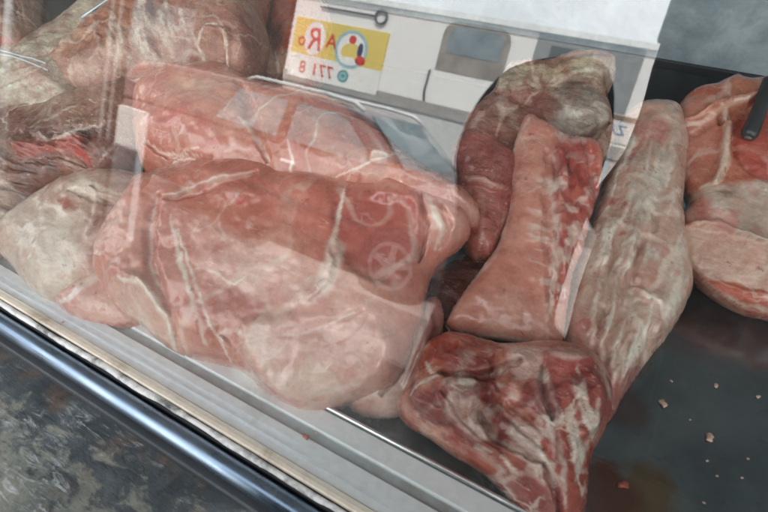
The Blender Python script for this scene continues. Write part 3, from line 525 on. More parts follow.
prism_x('gasket', [(-.0135, .975), (-.0135, .9945), (-.004, .9955), (-.004, .975)], X0, X1, M_BLACK, case)
prism_x('cream_strip', [(-.0040, .97), (-.0040, 1.0), (-.003, 1.0012), (.0052, 1.0012), (.006, 1.0), (.006, .97)], X0, X1, M_CREAM, case)
prism_x('ledge', [(.0062, .96), (.0062, .9995), (.0345, .9985), (.0355, .9975), (.0355, .96)], X0, X1, M_LEDGE, case)
prism_x('gutter', [(.0357, .95), (.0357, .9935), (.0475, .9925), (.0475, .95)], X0, X1, M_GUTTER, case)
prism_x('inner_ledge', [(.0477, .94), (.0477, .9955), (.0495, .9972), (.0705, .9962), (.072, .995), (.072, .94)], X0, X1, M_LEDGE, case)
# body below and back, ends
box('cabinet', X0, X1, .0, 1.16, .9495, .9505, M_LEDGE, case)
yb = .785
zb = deck_z(yb)
prism_x('back_panel', [(yb, .94), (yb, 1.14), (yb+.02, 1.14), (yb+.02, .94)], X0, X1, M_BACK, case)
prism_x('back_rail', [(yb-.006, 1.1405), (yb-.006, 1.150), (yb+.024, 1.150), (yb+.024, 1.1405)], X0, X1, simple('dark_rail', (.03,.032,.034), .4), case)
prism_x('back_sheet', [(yb+.004, 1.1505), (yb+.03, 1.62), (yb+.042, 1.62), (yb+.016, 1.1505)], X0, X1, M_GREYP, case)
for xe in (X0-.02, X1):
    prism_x('end_panel', [(.006, .94), (.006, 1.0), (.16, 1.58), (yb+.02, 1.62), (yb+.02, .94)], xe, xe+.02, M_LEDGE, case)
# glass: 5 mm pane leaning into the case
s = NT('case_glass'); geo = s.n('ShaderNodeNewGeometry'); ior = s.math('SUBTRACT', GLASS_IOR, s.math('MULTIPLY', geo.outputs['Backfacing'], GLASS_IOR-1/GLASS_IOR))
fr = s.n('ShaderNodeFresnel'); s.l(ior, fr.inputs['IOR'])
gl = s.n('ShaderNodeBsdfGlossy'); gl.inputs['Roughness'].default_value = .0; gl.inputs['Color'].default_value = (1, 1, 1, 1)
tr = s.n('ShaderNodeBsdfTransparent'); tr.inputs['Color'].default_value = (.97, .985, .98, 1)
mx = s.n('ShaderNodeMixShader'); s.l(fr.outputs[0], mx.inputs[0]); s.l(tr.outputs[0], mx.inputs[1]); s.l(gl.outputs[0], mx.inputs[2])
df = s.n('ShaderNodeBsdfDiffuse'); df.inputs['Color'].default_value = (.7, .7, .7, 1)
v = s.coords((6, 6, 1.2)); smear = s.ramp(s.noise(v, 3, 6, .6, .5), [(.45, .001), (.75, .014)])
m2 = s.n('ShaderNodeMixShader'); s.l(smear, m2.inputs[0]); s.l(mx.outputs[0], m2.inputs[1]); s.l(df.outputs[0], m2.inputs[2])
s.l(m2.outputs[0], s.out.inputs['Surface']); M_GLASS = s.m
st, ct = math.sin(TILT), math.cos(TILT)
def gp(u, w): return (.0005+u*st+w*ct, 1.0016+u*ct-w*st)
prism_x('glass_pane', [gp(0, 0), gp(.62, 0), gp(.62, .005), gp(0, .005)], X0, X1, M_GLASS, case)
# steel tray
tray = empty('meat_tray', (-.5, .08, .957)); tag(tray, 'dark scuffed steel meat tray with a bright folded front lip under the cuts of pork', 'tray')
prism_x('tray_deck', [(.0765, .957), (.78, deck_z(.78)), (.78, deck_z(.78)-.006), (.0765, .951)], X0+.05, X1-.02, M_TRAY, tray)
prism_x('front_lip', [(.0722, .955), (.0722, .9985), (.0735, 1.0), (.0755, 1.0), (.0768, .9985), (.0768, .957), (.0764, .955)], X0+.05, X1-.02, M_EDGE, tray, bevel=.0006)
# scraps and handle
M_SCRAP = simple('meat_scrap', (.62,.42,.34), .4, var=.3, scale=60); M_SCRAPR = simple('red_scrap', (.42,.09,.06), .4, var=.3, scale=60)
def scrap(name, label, px, py, size, mat, z=None, grp='meat scraps scattered on the bare tray'):
    d = ray(px, py)
    if z is None:
        dn = np.array([0, -SLOPE, 1.]); P = CAM+d*(((np.array([0, .085, .958])-CAM)@dn)/(d@dn))
    else: P = CAM+d*((z-CAM[2])/d[2])
    bm = bmesh.new(); bmesh.ops.create_icosphere(bm, subdivisions=3, radius=1)
    V = np.array([v.co[:] for v in bm.verts]); nn = vnoise(V+px*.13, 1.3, int(px), 3); ax = random.uniform(0, 6.28)
    for v, k in zip(bm.verts, nn):
        c = v.co*(1+.6*k); x, y = c.x*size*1.2, c.y*size*.85+.25*size*math.sin(c.x*3); v.co = (x*math.cos(ax)-y*math.sin(ax), x*math.sin(ax)+y*math.cos(ax), max(0, c.z*size*.5+size*.25))
    o = bm_obj(name, bm, mat, smooth=True); o.location = P; tag(o, label, 'meat scrap', grp); return o
scrap('meat_scrap', 'small curled pale meat scrap on the bare tray near the bone-in loin', 663, 404, 0.0040, M_SCRAP)
scrap('meat_scrap', 'largest pale meat scrap on the open dark tray at the right', 709, 438, 0.0045, M_SCRAP)
scrap('meat_scrap', 'pinkish meat scrap on the tray beside the scratches', 716, 386, 0.0025, M_SCRAP)
scrap('meat_scrap', 'tiny white scrap on the tray near the right edge', 758, 397, 0.0022, M_SCRAP)
scrap('meat_scrap', 'dark red shred on the tray corner below the neck bones', 622, 485, 0.0047, M_SCRAPR)
for x, y, sz in ((671, 381, .0018), (707, 461, .0016), (717, 476, .0016), (748, 459, .0015), (704, 503, .0015), (742, 478, .0015), (690, 420, .0012)):
    scrap('fat_crumb', 'tiny white crumb of fat on the bare steel tray', x, y, sz*.8, M_SCRAP, grp='fat crumbs on the bare tray')
scrap('meat_scrap', 'red meat scrap on the white ledge below the big pork leg', 306, 437, 0.0030, M_SCRAPR, .9985, 'meat scraps on the white ledge')
scrap('meat_scrap', 'brownish meat scrap in the gutter by the big pork leg', 317, 432, 0.0024, M_SCRAP, .993, 'meat scraps on the white ledge')
scrap('meat_scrap', 'dark speck of meat on the ledge under the tip of the big pork leg', 299, 418, 0.0020, simple('dark_scrap', (.05,.05,.05), .5), .9945, 'meat scraps on the white ledge')
scrap('meat_scrap', 'small pink meat crumb on the ledge below the white edged flap', 63, 323, 0.0023, M_SCRAP, .9985, 'meat scraps on the white ledge')
# knife handle on the right shoulder
d0 = ray(748, 138); d1 = ray(775, 84)
k0 = hit(748, 138, .016); k1 = hit(767, 92, .014); k1 = k1+(k1-k0)*.25
kn = empty('knife_handle', tuple((k0+k1)/2)); tag(kn, 'black ribbed knife handle lying across the right pork shoulder', 'knife')
ks = [k0+(k1-k0)*t for t in (0, .03, .1, .3, .5, .7, 1)]
tube('handle', ks, [.0060, .0085, .0096, .0090, .0086, .009, .010], simple('black_handle', (.03,.034,.036), .3), kn)
tube('end_cap', [k0-(k1-k0)*.004, k0+(k1-k0)*.012], [.004, .0046], simple('grey_cap', (.16,.17,.17), .4), kn)
# string and tag rod at upper left
def pt(px, py, dist): return CAM+ray(px, py)*dist
M_STR = simple('pale_plastic', (.62,.66,.68), .35)
o = tube('twine', [hit(x, y, .003) for x, y in ((-20, 44), (0, 50), (12, 53), (22, 56), (32, 58), (46, 63))], .0015, M_STR); tag(o, 'pale twine lying over the pork at the far left edge', 'twine', 'twine over the left cuts')
o = tube('twine', [hit(x, y, .004) for x, y in ((-20, 53), (0, 54), (12, 56), (24, 60), (34, 64), (48, 70))], .0014, M_STR); tag(o, 'second pale twine crossing the first at the far left edge', 'twine', 'twine over the left cuts')
o = tube('skewer_rod', [hit(82, 18, .004), hit(97, 7, .004), hit(114, -5, .004)], .0028, simple('grey_rod', (.45,.52,.56), .3, .6)); tag(o, 'thin grey rod behind the upper left pork shoulder', 'rod')
# worn concrete counter the case stands on
s = NT('worn_counter'); v = s.coords(); vd = s.coords((16, 66, 16), (0, 0, R(-62))); vl = s.coords((9, 22, 9), (0, 0, R(-70)))
n1 = s.noise(v, 12, 9, .68, .5); n2 = s.noise(v, 150, 6, .7); n3 = s.noise(vd, 1.7, 9, .74, 1.2); n4 = s.noise(v, 13, 6, .6, .4); nl = s.noise(vl, 2.2, 8, .68, .6)
sx = s.n('ShaderNodeSeparateXYZ'); tc = s.n('ShaderNodeTexCoord'); s.l(tc.outputs['Object'], sx.inputs[0])
band = s.math('ADD', s.math('MULTIPLY', s.math('ADD', sx.outputs[1], .135), 11.), s.math('MULTIPLY', s.math('SUBTRACT', nl, .5), 4.2))      # worn darker where hands and cloths rub, next to the rail
band = s.ramp(band, [(.1, 0.), (.5, 1.)])
olive = s.ramp(n1, [(.36, (.085,.10,.088)), (.5, (.17,.18,.15)), (.62, (.235,.22,.175)), (.74, (.30,.27,.215))]); dark = s.ramp(n1, [(.35, (.014,.02,.024)), (.55, (.045,.06,.068)), (.72, (.11,.13,.135))])
c = s.mix(band, olive, dark); c = s.mix(s.math('MULTIPLY', s.ramp(s.noise(v, 11, 7, .65), [(.54, 0.), (.68, .75)]), .8), c, (.15,.085,.05))
c = s.mix(s.math('MULTIPLY', s.ramp(n3, [(.51, 0.), (.62, .85)]), s.ramp(n4, [(.48, .0), (.62, 1.)])), c, (.42,.46,.46)); c = s.mix(s.ramp(n3, [(.34, .75), (.44, 0.)]), c, (.018,.024,.028))
c = s.mix(.4, c, s.ramp(n2, [(.35, (.5,.5,.5)), (.62, (1.15,1.15,1.15))]), 'MULTIPLY')
s.bsdf(c, s.ramp(n3, [(.35, .3), (.65, .7)]), 0, bump=n3, bstr=.4); M_CNT = s.m
o = box('concrete_counter', X0-.1, X1+.1, -.40, 1.16, .0, .949, M_CNT, bevel=.01); tag(o, 'worn dark concrete counter with scraped white streaks below the polished rail', 'counter')

# ------------------------------------------------------------------ the street behind the photographer, seen in the glass
def ground(name, x0, x1, y0, y1, z, mat, th=.3): o = box(name, x0, x1, y0, y1, z-th, z, mat); return tag(o, kind='structure')
M_PAVE = dirty_paint('pavement_concrete', (.20,.193,.183), (.16,.153,.143), .55, .8, 2)
M_ROAD = dirty_paint('asphalt', (.40,.395,.385), (.33,.325,.315), .5, .9, 1)
ground('pavement', -60, 60, -3.1, 3.0, .0, M_PAVE)
ground('road', -60, 60, -60, -3.1, -.12, M_ROAD)
ground('far_pavement', -60, 60, -13.2, -9.6, .02, M_PAVE)
# opposite building
M_WALL = dirty_paint('white_plaster', (.84,.84,.83), (.78,.78,.77), .66, .8, .5, bs=.0, fine=.05); M_DADO = dirty_paint('grey_plaster', (.36,.35,.34), (.28,.27,.26), .55, .8, 2, bs=0, fine=.05)
M_LOWW = dirty_paint('pale_grey_plaster', (.55,.55,.54), (.45,.45,.44), .55, .8, 1, bs=0, fine=.05)
M_GLZ = simple('dark_window_glass', (.05,.075,.09), .1); M_FRM = simple('white_frame', (.7,.7,.68), .5); M_DRK = simple('dark_grey', (.10,.12,.13), .5)  # last one: plain dark grey shared by shutter, wall fittings and shed
yw = -11.0
bl = empty('opposite_building', (-6, yw, 0)); tag(bl, 'low white plastered building with a grey dado across the street, mirrored in the glass', 'building')
box('lower_wall', -8.95, 8, yw-5, yw-.02, -.1, 1.44, M_LOWW, bl); box('dado', -8.95, 8, yw-5, yw+.03, 1.44, 1.68, M_DADO, bl); box('wall', -8.95, 8, yw-5, yw, 1.681, 3.45, M_WALL, bl)
box('roof_edge', -9.0, 8.1, yw-5.1, yw+.12, 3.451, 3.56, M_FRM, bl)
def arch(name, x0, x1, z0, z1, r, y0, y1, mat, par):
    pr = [(x0, z0), (x1, z0)]+[(x1-r+r*math.cos(a), z1-r+r*math.sin(a)) for a in np.linspace(0, math.pi/2, 8)]+[(x0+r+r*math.cos(a), z1-r+r*math.sin(a)) for a in np.linspace(math.pi/2, math.pi, 8)]
    return prism_y(name, pr, y0, y1, mat, par)
w = arch('window', -5.0, -3.5, 2.38, 3.40, .3, yw-.05, yw+.015, simple('window_grey', (.27,.245,.22), .4, var=.3, scale=3), bl); arch('pane', -4.85, -3.65, 2.75, 3.30, .22, yw, yw+.025, simple('pale_blue_glass', (.20,.25,.28), .1, var=.3, scale=2), bl)
arch('doorway', -3.0, -1.0, 2.28, 3.44, .02, yw-.05, yw+.015, simple('doorway_grey', (.26,.28,.29), .6), bl); box('shutter', -2.7, -1.9, yw, yw+.03, 2.55, 3.25, M_DRK, bl)
box('doorway_step', -2.1, -.6, yw, yw+.05, 2.18, 2.249, simple('brown_trim', (.2,.15,.11), .7), bl)
tube('wall_cable', [(-5.1, yw+.03, 2.35), (-5.11, yw+.03, 1.9), (-5.06, yw+.03, 1.69)], .025, M_DRK, bl)
def text(name, body, size, x, y, z, mat, parent, ext=.006, shear=0):
    cu = bpy.data.curves.new(name, 'FONT'); cu.body = body; cu.size = size; cu.extrude = ext; cu.align_x = 'LEFT'; cu.shear = shear
    o = bpy.data.objects.new(name, cu); COL.objects.link(o); o.rotation_euler = (R(90), 0, R(180)); o.location = (x, y, z); cu.materials.append(mat)
    o.data.materials
    dg = bpy.context.evaluated_depsgraph_get(); me = bpy.data.meshes.new_from_object(o.evaluated_get(dg)); me.name = name
    o2 = bpy.data.objects.new(name, me); COL.objects.link(o2); o2.rotation_euler = o.rotation_euler; o2.location = o.location; bpy.data.objects.remove(o); o = o2; o.name = name
    if parent: o.parent = parent; o.matrix_parent_inverse = Matrix.Translation(-Vector(parent.location))
    return o
sg = empty('wall_sign', (-1.2, yw+.03, 1.9)); tag(sg, 'white sign board with blue letters ZA on the opposite building, seen mirrored between the loins', 'sign')
box('board', -1.75, -.35, yw+.004, yw+.03, 1.75, 2.14, M_FRM, sg); M_BLP = simple('blue_paint', (.08,.22,.42), .5); text('lettering', 'Z', .26, -.88, yw+.034, 1.90, M_BLP, sg); text('lettering', 'A', .26, -1.05, yw+.034, 1.90, M_BLP, sg)
# yellow banner hung on the wall
bn = empty('banner', (-7.5, yw+.05, 1.7)); tag(bn, 'yellow banner with red lettering and a round emblem on the white wall', 'banner')
bx0, bx1, bz0, bz1 = -8.82, -6.26, 1.56, 2.92
M_YEL = simple('yellow_vinyl', (.72,.57,.15), .5, var=.1, scale=1); M_WHT = simple('white_vinyl', (.80,.80,.78), .5, var=.05); M_REDV = simple('red_vinyl', (.60,.05,.04), .5); M_BLU = simple('pale_blue_vinyl', (.30,.52,.60), .5); M_TEAL = simple('teal_vinyl', (.10,.30,.28), .5); M_NAVY = simple('navy_vinyl', (.04,.05,.12), .5)
box('sheet', bx0, bx1, yw+.006, yw+.04, 2.10, bz1, M_YEL, bn); box('lower_band', bx0, bx1, yw+.006, yw+.04, bz0, 2.099, M_WHT, bn)
def disc(name, x, z, rx, rz, y0, y1, mat, par, r0=0, a0=0, a1=360):
    an = np.radians(np.linspace(a0, a1, 41)); pr = [(x+rx*math.cos(a), z+rz*math.sin(a)) for a in an]
    if r0: pr += [(x+rx*r0*math.cos(a), z+rz*r0*math.sin(a)) for a in an[::-1]]
    return prism_y(name, pr, y0, y1, mat, par)
ex, ez = -7.15, 2.42
disc('emblem_ring', ex, ez, .44, .42, yw+.036, yw+.05, M_BLU, bn, .86, 0, 359); disc('emblem_disc', ex, ez, .37, .35, yw+.036, yw+.046, M_WHT, bn)
disc('emblem_yellow', ex+.02, ez-.06, .27, .2, yw+.04, yw+.052, M_YEL, bn); disc('emblem_red', ex+.0, ez+.22, .1, .09, yw+.04, yw+.052, M_REDV, bn); disc('emblem_red', ex+.3, ez-.2, .13, .1, yw+.04, yw+.056, M_REDV, bn); disc('emblem_patch', ex+.25, ez+.02, .07, .16, yw+.04, yw+.054, M_NAVY, bn)
disc('emblem_white', ex, ez-.26, .24, .09, yw+.04, yw+.056, M_WHT, bn)
disc('letter_halo', -8.2, 2.50, .30, .38, yw+.036, yw+.045, M_WHT, bn); text('lettering', 'R', .72, -7.93, yw+.05, 2.25, M_REDV, bn, shear=.2); text('lettering', 'o', .42, -8.44, yw+.05, 2.30, M_REDV, bn); text('lettering', 'A', .46, -7.56, yw+.05, 2.36, M_REDV, bn)
[text('lettering', ch, .40, -7.50-dx, yw+.045, bz0+.12, M_REDV, bn) for ch, dx in (('7', 0), ('7', .22), ('1', .44), ('8', .80))]; disc('phone_icon', -7.22, bz0+.25, .15, .14, yw+.036, yw+.048, M_TEAL, bn); disc('phone_icon_ring', -7.22, bz0+.25, .10, .09, yw+.04, yw+.052, M_BLU, bn, .6, 0, 359)
o = disc('hanging_ring', -6.55, 3.22, .16, .16, yw+.03, yw+.08, M_DRK, None, .78, 0, 359); tag(o, 'dark iron ring on the white wall above the yellow banner', 'ring')
o = tube('wall_rod', [(-8.2, yw+.05, 3.22), (-6.71, yw+.05, 3.22)], .022, M_DRK); tag(o, 'thin dark rod running along the wall to the iron ring', 'rod')
# left pillar with a slatted side and pale plinth
M_PIL = dirty_paint('pillar_paint', (.055,.05,.043), (.04,.036,.03), .6, .7, 3)
pl = empty('gate_pillar', (-2.9, -1.5, 0)); tag(pl, 'pale ribbed shutter housing beside the pavement, mirrored over the left cuts', 'shutter')
box('panel', -5.2, -2.62, -1.54, -1.5, .22, 2.6, M_PIL, pl); box('plinth', -5.2, -2.29, -1.55, -1.46, .0, .218, M_LOWW, pl); box('edge_post', -2.46, -2.29, -1.54, -1.5, .22, 1.05, M_WALL, pl)
for i in range(5): box('slat', -2.615+i*.031, -2.598+i*.031, -1.535, -1.497, .22, 2.6, M_DADO if i % 2 else M_PIL, pl)
o = tube('pole', [(-3.06, -1.30, 0), (-3.06, -1.30, 3.0)], .02, simple('pale_pole', (.6,.62,.62), .4)); tag(o, 'thin pale pole by the ribbed shutter, mirrored at the far left', 'pole')

sh = empty('dark_shed', (-14, -11, 0)); tag(sh, 'tall dark brown shed left of the white building, mirrored behind the left cuts', 'shed')
M_SHED = dirty_paint('dark_boards', (.03,.026,.022), (.05,.045,.04), .5, .8, 2)
box('wall', -30, -9.02, -15, -10.9, -.1, 6.4, M_SHED, sh); box('roof', -30.2, -8.95, -15.2, -10.7, 6.401, 6.6, M_DRK, sh); box('door', -15, -12, -10.95, -10.87, 0, 2.6, M_DRK, sh)
# ------------------------------------------------------------------ red car parked at the kerb
M_CAR = simple('red_car_paint', (.145,.05,.041), .3, var=.05, scale=1, **{'Coat__Weight': .6}); M_TYRE = simple('tyre', (.02,.02,.02), .8); M_RIM = simple('alloy', (.55,.56,.57), .3, .9); M_CGL = simple('car_glass', (.24,.28,.30), .08); M_CDK = simple('car_black_trim', (.025,.025,.027), .5); M_CHR = simple('roof_rail_metal', (.85,.86,.87), .4, .1)
car = empty('parked_car', (-2.7, -4.2, -.12)); tag(car, 'red hatchback with silver roof rails parked at the kerb, mirrored across the pork legs', 'car')
def smooth_body(name, stations, mat):
    """stations: x -> list of (half width, z) from sill to centre top; mirrored about the car's middle"""
    bm = bmesh.new(); yc = -4.25; rows = []
    for x, sec in stations:
        full = [(yc+w, z) for w, z in sec]+[(yc-w, z) for w, z in sec[::-1]]
        rows.append([bm.verts.new((x, y, z)) for y, z in full])
    k = len(rows[0])
    for a, b in zip(rows[:-1], rows[1:]):
        for i in range(k): bm.faces.new((a[i], a[(i+1) % k], b[(i+1) % k], b[i]))
    bm.faces.new(rows[0]); bm.faces.new(rows[-1][::-1])
    o = bm_obj(name, bm, mat, car, smooth=True); m = o.modifiers.new('sub', 'SUBSURF'); m.levels = 2; m.render_levels = 2; return o
def sec(w, z0, zb, top): return [(w*.90, z0), (w*.985, z0+.10), (w, z0+.25), (w*.985, zb-.03), (w*.94, zb+.01), (w*.6, top), (w*.2, top+.008)]
smooth_body('body', [(-5.30, sec(.62, .32, .66, .70)), (-5.24, sec(.72, .16, .80, .84)), (-5.0, sec(.75, .10, .84, .87)), (-3.2, sec(.76, .07, .84, .87)), (-2.4, sec(.76, .07, .83, .86)), (-1.85, sec(.76, .07, .82, .86)), (-1.45, sec(.75, .10, .74, .79)), (-1.1, sec(.72, .12, .66, .72)), (-.92, sec(.66, .16, .56, .60)), (-.86, sec(.56, .26, .46, .50))], M_CAR)
def gsec(wb, zb, wt, zt): return [(wb, zb-.06), (wb, zb), (wb*.6+wt*.4, zb*.6+zt*.4), (wt+.01, zt-.05), (wt-.05, zt), (wt*.5, zt+.02), (wt*.15, zt+.026)]
smooth_body('cabin', [(-5.22, gsec(.66, .84, .60, .90)), (-5.16, gsec(.70, .84, .60, 1.12)), (-5.05, gsec(.71, .84, .60, 1.26)), (-4.2, gsec(.71, .84, .60, 1.285)), (-3.5, gsec(.72, .84, .61, 1.285)), (-2.9, gsec(.72, .83, .61, 1.30)), (-2.45, gsec(.72, .83, .60, 1.28)), (-2.25, gsec(.72, .83, .59, 1.235)), (-2.0, gsec(.71, .82, .60, 1.07)), (-1.78, gsec(.69, .82, .62, .90)), (-1.70, gsec(.67, .80, .62, .84))], M_CAR)
def side_panel(name, prof, yo, th, mat, par):     # panel on the near side, leaning in with the cabin
    bm = bmesh.new(); ff = lambda z: -4.25+.72-(z-.83)*.115/.45
    a = [bm.verts.new((x, ff(z)+yo, z)) for x, z in prof]; b = [bm.verts.new((x, ff(z)+yo-th, z)) for x, z in prof]; k = len(prof)
    for i in range(k): bm.faces.new((a[i], a[(i+1) % k], b[(i+1) % k], b[i]))
    bm.faces.new(a); bm.faces.new(b[::-1]); return bm_obj(name, bm, mat, par)
side_panel('side_window', [(-3.78, .90), (-3.05, .89), (-3.05, 1.21), (-3.60, 1.20)], .012, .06, M_CGL, car)
side_panel('side_window', [(-2.94, .89), (-2.10, .88), (-2.16, .98), (-2.40, 1.16), (-2.55, 1.21), (-2.94, 1.21)], .012, .06, M_CGL, car)
# windscreen: sheet leaning from bonnet to roof
bm = bmesh.new(); ws = [(-1.80, .62, .875), (-2.02, .585, 1.07), (-2.24, .545, 1.225)]; rows = []
for x, w, z in ws: rows.append([bm.verts.new((x+.02-.03*abs(t)**2, -4.25+w*t, z+.028)) for t in (-1, -.5, 0, .5, 1)])
for a, b in zip(rows[:-1], rows[1:]):
    for i in range(4): bm.faces.new((a[i], a[i+1], b[i+1], b[i]))
o = bm_obj('windscreen', bm, M_CGL, car, smooth=True); sm = o.modifiers.new('s', 'SOLIDIFY'); sm.thickness = .02
tube('roof_rail', [(-3.55, -3.64, 1.30), (-3.45, -3.64, 1.335), (-2.7, -3.64, 1.345), (-2.40, -3.65, 1.33), (-2.30, -3.65, 1.285)], .018, M_CHR, car); tube('roof_rail', [(-3.55, -4.86, 1.30), (-3.45, -4.86, 1.335), (-2.7, -4.86, 1.345), (-2.40, -4.85, 1.33), (-2.30, -4.85, 1.285)], .018, M_CHR, car)
mr = box('mirror', -2.02, -1.92, -3.52, -3.38, .92, 1.02, M_FRM, car, bevel=.02)
box('door_handle', -2.92, -2.76, -3.50, -3.478, .70, .725, M_CHR, car, bevel=.006); box('side_trim', -3.2, -1.95, -3.496, -3.476, .38, .42, M_CDK, car)
box('headlight', -1.02, -.9, -3.66, -3.55, .50, .58, M_CHR, car, bevel=.02); box('tail_light', -5.27, -5.2, -3.6, -3.52, .58, .76, M_CAR, car, bevel=.02)
def cyl_y(name, x, z, r, y0, y1, mat, par, seg=36, r_in=0):
    pr = [(x+r*math.cos(a), z+r*math.sin(a)) for a in np.linspace(0, 2*math.pi, seg, endpoint=False)]; return prism_y(name, pr, y0, y1, mat, par, bevel=.015)
for x in (-1.66, -4.95):
    for y0, sg_ in ((-3.70, 1), (-4.80, -1)):
        cyl_y('wheel_arch', x, .17, .315, y0+.02 if sg_ > 0 else y0-.20, y0+.212 if sg_ > 0 else y0-.012-.19+.18, M_CDK, car)
        wh = cyl_y('wheel', x, .16, .28, y0, y0+.222 if sg_ > 0 else y0+.2, M_TYRE, car)
        if sg_ > 0:
            ri = disc('rim', x, .16, .20, .20, y0+.20, y0+.232, M_RIM, car, .84, 0, 359)
            for k in range(5):
                a = k*2*math.pi/5+.3; c, s_ = math.cos(a), math.sin(a); pr = [(x+c*u-s_*w_, .16+s_*u+c*w_) for u, w_ in ((0, -.035), (.185, -.022), (.185, .022), (0, .035))]
                prism_y('spoke', pr, y0+.215, y0+.236+.001*k, M_RIM, ri)
# ------------------------------------------------------------------ the photographer (seen only as a dark shape in the glass)
def skin_figure(name, joints, edges, mat, parent, root=0, sub=2):
    me = bpy.data.meshes.new(name); me.from_pydata([j[0] for j in joints], edges, []); o = bpy.data.objects.new(name, me); COL.objects.link(o)
    sk = o.modifiers.new('skin', 'SKIN'); sk.use_smooth_shade = True; m = o.modifiers.new('sub', 'SUBSURF'); m.levels = sub; m.render_levels = sub
    for i, j in enumerate(joints): me.skin_vertices[0].data[i].radius = j[1] if hasattr(j[1], '__len__') else (j[1], j[1]); me.skin_vertices[0].data[i].use_root = (i == root)
    me.materials.append(mat); o.parent = parent; o.matrix_parent_inverse = Matrix.Translation(-Vector(parent.location)); return o
M_CLOTH = simple('dark_jacket', (.022,.024,.028), .9, scale=40); M_SKIN = simple('skin', (.36,.20,.14), .5, var=.08); M_HAIR = simple('dark_hair', (.015,.012,.01), .6)
px_, py_ = .20, -.64
pn = empty('person', (px_, py_, 0)); tag(pn, 'person in a dark jacket standing in front of the case, holding up a phone', 'person')
J = lambda x, y, z: (px_+x, py_+y, z)
js = [(J(0,0,.98), (.17,.13)), (J(0,0,1.16), (.165,.115)), (J(0,.0,1.36), (.20,.12)), (J(0,-.01,1.49), (.12,.09)), (J(0,.0,1.555), (.055,.055)), (J(0,.02,1.63), (.075,.09)), (J(0,.025,1.72), (.08,.10)), (J(0,.015,1.79), (.05,.06)),
      (J(-.19,0,1.43), .062), (J(-.25,.14,1.26), .05), (J(-.19,.36,1.42), .036), (J(.19,0,1.43), .062), (J(.25,.14,1.26), .05), (J(.02,.36,1.42), .036),
      (J(-.10,0,.88), .10), (J(-.11,.01,.50), .07), (J(-.11,-.02,.09), .05), (J(-.12,.12,.045), .04), (J(.10,0,.88), .10), (J(.11,.01,.50), .07), (J(.11,-.02,.09), .05), (J(.12,.12,.045), .04)]
ed = [(0,1),(1,2),(2,3),(3,4),(4,5),(5,6),(6,7),(2,8),(8,9),(9,10),(2,11),(11,12),(12,13),(0,14),(14,15),(15,16),(16,17),(0,18),(18,19),(19,20),(20,21)]
skin_figure('body', js, ed, M_CLOTH, pn)

M_JKT = simple('jacket_cloth', (.020,.022,.026), .9, scale=30)
def worn(name, prof, yb_): return prism_y(name, [(x, z) for x, z in spline(prof, 4)], yb_, -.45, M_JKT, pn, bevel=.015)
worn('sleeve', [(-.286,.60),(-.286,.887),(-.272,1.03),(-.272,1.114),(-.280,1.214),(-.306,1.30),(-.300,1.37),(-.280,1.42),(-.250,1.455),(-.183,1.480),(-.120,1.476),(-.088,1.40),(-.082,1.316),(-.082,1.24),(-.082,1.176),(-.076,1.09),(-.04,1.05),(-.02,.9),(-.06,.62)], -.50)
worn('jacket', [(-.06,.70),(-.045,.95),(-.050,1.071),(-.057,1.16),(-.057,1.25),(-.061,1.30),(-.060,1.36),(-.058,1.43),(-.062,1.50),(-.05,1.545),(.05,1.57),(.30,1.565),(.44,1.50),(.50,1.2),(.48,.72),(.20,.66)], -.74)
box('phone_body', -.046, .075, -.187, -.178, 1.462, 1.535, M_JKT, None, bevel=.003)
ph = bpy.data.objects['phone_body']; ph.name = 'phone'; tag(ph, 'dark phone held up in front of the glass to take the picture', 'phone')
# ------------------------------------------------------------------ added sun-blocking roof and wall, light, camera
shop_shade = empty('added_sun_shade', (-.5, 1.6, 0)); tag(shop_shade, 'unseen pale wall and flat roof added to block sun and sky over the display case', 'shop_shade')  # out of view, added to keep sun and sky light off the case
box('wall', -7, 6, 1.55, 1.75, 0, 3.6, M_WALL, shop_shade); box('shade_canopy', -7, 6, SHADE_Y, 1.549, SHADE_Z, SHADE_Z+.1, M_FRM, shop_shade)
W = bpy.data.worlds.new('World'); SC.world = W; W.use_nodes = True; nt = W.node_tree; nt.nodes.clear()
sky = nt.nodes.new('ShaderNodeTexSky'); sky.sky_type = 'NISHITA'; sky.sun_disc = False; sky.sun_elevation = SUN_EL; sky.sun_rotation = SUN_ROT; sky.air_density = 1.; sky.dust_density = 2.5; sky.ozone_density = 1.
bg = nt.nodes.new('ShaderNodeBackground'); bg.inputs['Strength'].default_value = SKY; out = nt.nodes.new('ShaderNodeOutputWorld'); tc = nt.nodes.new('ShaderNodeTexCoord'); cn = nt.nodes.new('ShaderNodeTexNoise'); cn.inputs['Scale'].default_value = 2.2; cn.inputs['Detail'].default_value = 7; nt.links.new(tc.outputs['Generated'], cn.inputs['Vector'])
cr = nt.nodes.new('ShaderNodeValToRGB'); cr.color_ramp.elements[0].position = .36; cr.color_ramp.elements[0].color = (.75, .75, .75, 1); cr.color_ramp.elements[1].position = .6; nt.links.new(cn.outputs['Fac'], cr.inputs['Fac'])
cm = nt.nodes.new('ShaderNodeMix'); cm.data_type = 'RGBA'; nt.links.new(cr.outputs['Color'], cm.inputs[0]); nt.links.new(sky.outputs[0], cm.inputs[6]); cm.inputs[7].default_value = (CLOUD, CLOUD, CLOUD*1.02, 1)
sx = nt.nodes.new('ShaderNodeSeparateXYZ'); nt.links.new(tc.outputs['Generated'], sx.inputs[0])
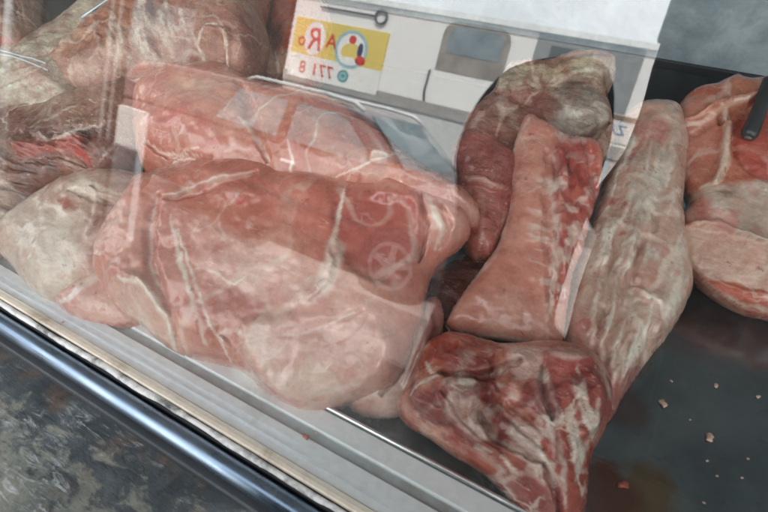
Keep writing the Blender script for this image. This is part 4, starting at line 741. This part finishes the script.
gr = nt.nodes.new('ShaderNodeValToRGB'); gr.color_ramp.elements[0].position = .45; gr.color_ramp.elements[0].color = (1, 1, 1, 1); gr.color_ramp.elements[1].position = .85; gr.color_ramp.elements[1].color = (.32, .34, .37, 1); nt.links.new(sx.outputs[2], gr.inputs['Fac'])      # bright cloud bank low over the street, thinner overhead
mm = nt.nodes.new('ShaderNodeMix'); mm.data_type = 'RGBA'; mm.blend_type = 'MULTIPLY'; mm.inputs[0].default_value = 1; nt.links.new(cm.outputs[2], mm.inputs[6]); nt.links.new(gr.outputs['Color'], mm.inputs[7]); nt.links.new(mm.outputs[2], bg.inputs[0]); nt.links.new(bg.outputs[0], out.inputs[0])
L = bpy.data.lights.new('sun', 'SUN'); L.energy = SUN; L.angle = R(.53); L.color = (1, .95, .88); lo = bpy.data.objects.new('sun', L); COL.objects.link(lo)
sd = Vector((math.sin(SUN_ROT)*math.cos(SUN_EL), math.cos(SUN_ROT)*math.cos(SUN_EL), math.sin(SUN_EL)))
lo.rotation_euler = sd.to_track_quat('Z', 'Y').to_euler(); lo.location = (0, 4, 8)
cam = bpy.data.cameras.new('camera'); co = bpy.data.objects.new('camera', cam); COL.objects.link(co)
cam.sensor_fit = 'HORIZONTAL'; cam.sensor_width = 36; cam.lens = 36*F/768; cam.dof.use_dof = True; cam.dof.focus_distance = .80; cam.dof.aperture_fstop = 7.5; cam.clip_start = .02; cam.clip_end = 500
m = Matrix.Identity(4)
for i, a in enumerate((RM[:, 0], -RM[:, 1], -RM[:, 2])):
    for r in range(3): m[r][i] = a[r]
m.translation = Vector(CAM); co.matrix_world = m; SC.camera = co
SC.view_settings.view_transform = 'Standard'; SC.view_settings.look = 'None'; SC.view_settings.gamma = 1; SC.view_settings.exposure = EXPO
SC.cycles.use_denoising = True; SC.cycles.max_bounces = 10; SC.cycles.transparent_max_bounces = 16; SC.cycles.diffuse_bounces = 4; SC.cycles.caustics_reflective = False; SC.cycles.caustics_refractive = False; SC.cycles.sample_clamp_indirect = 8
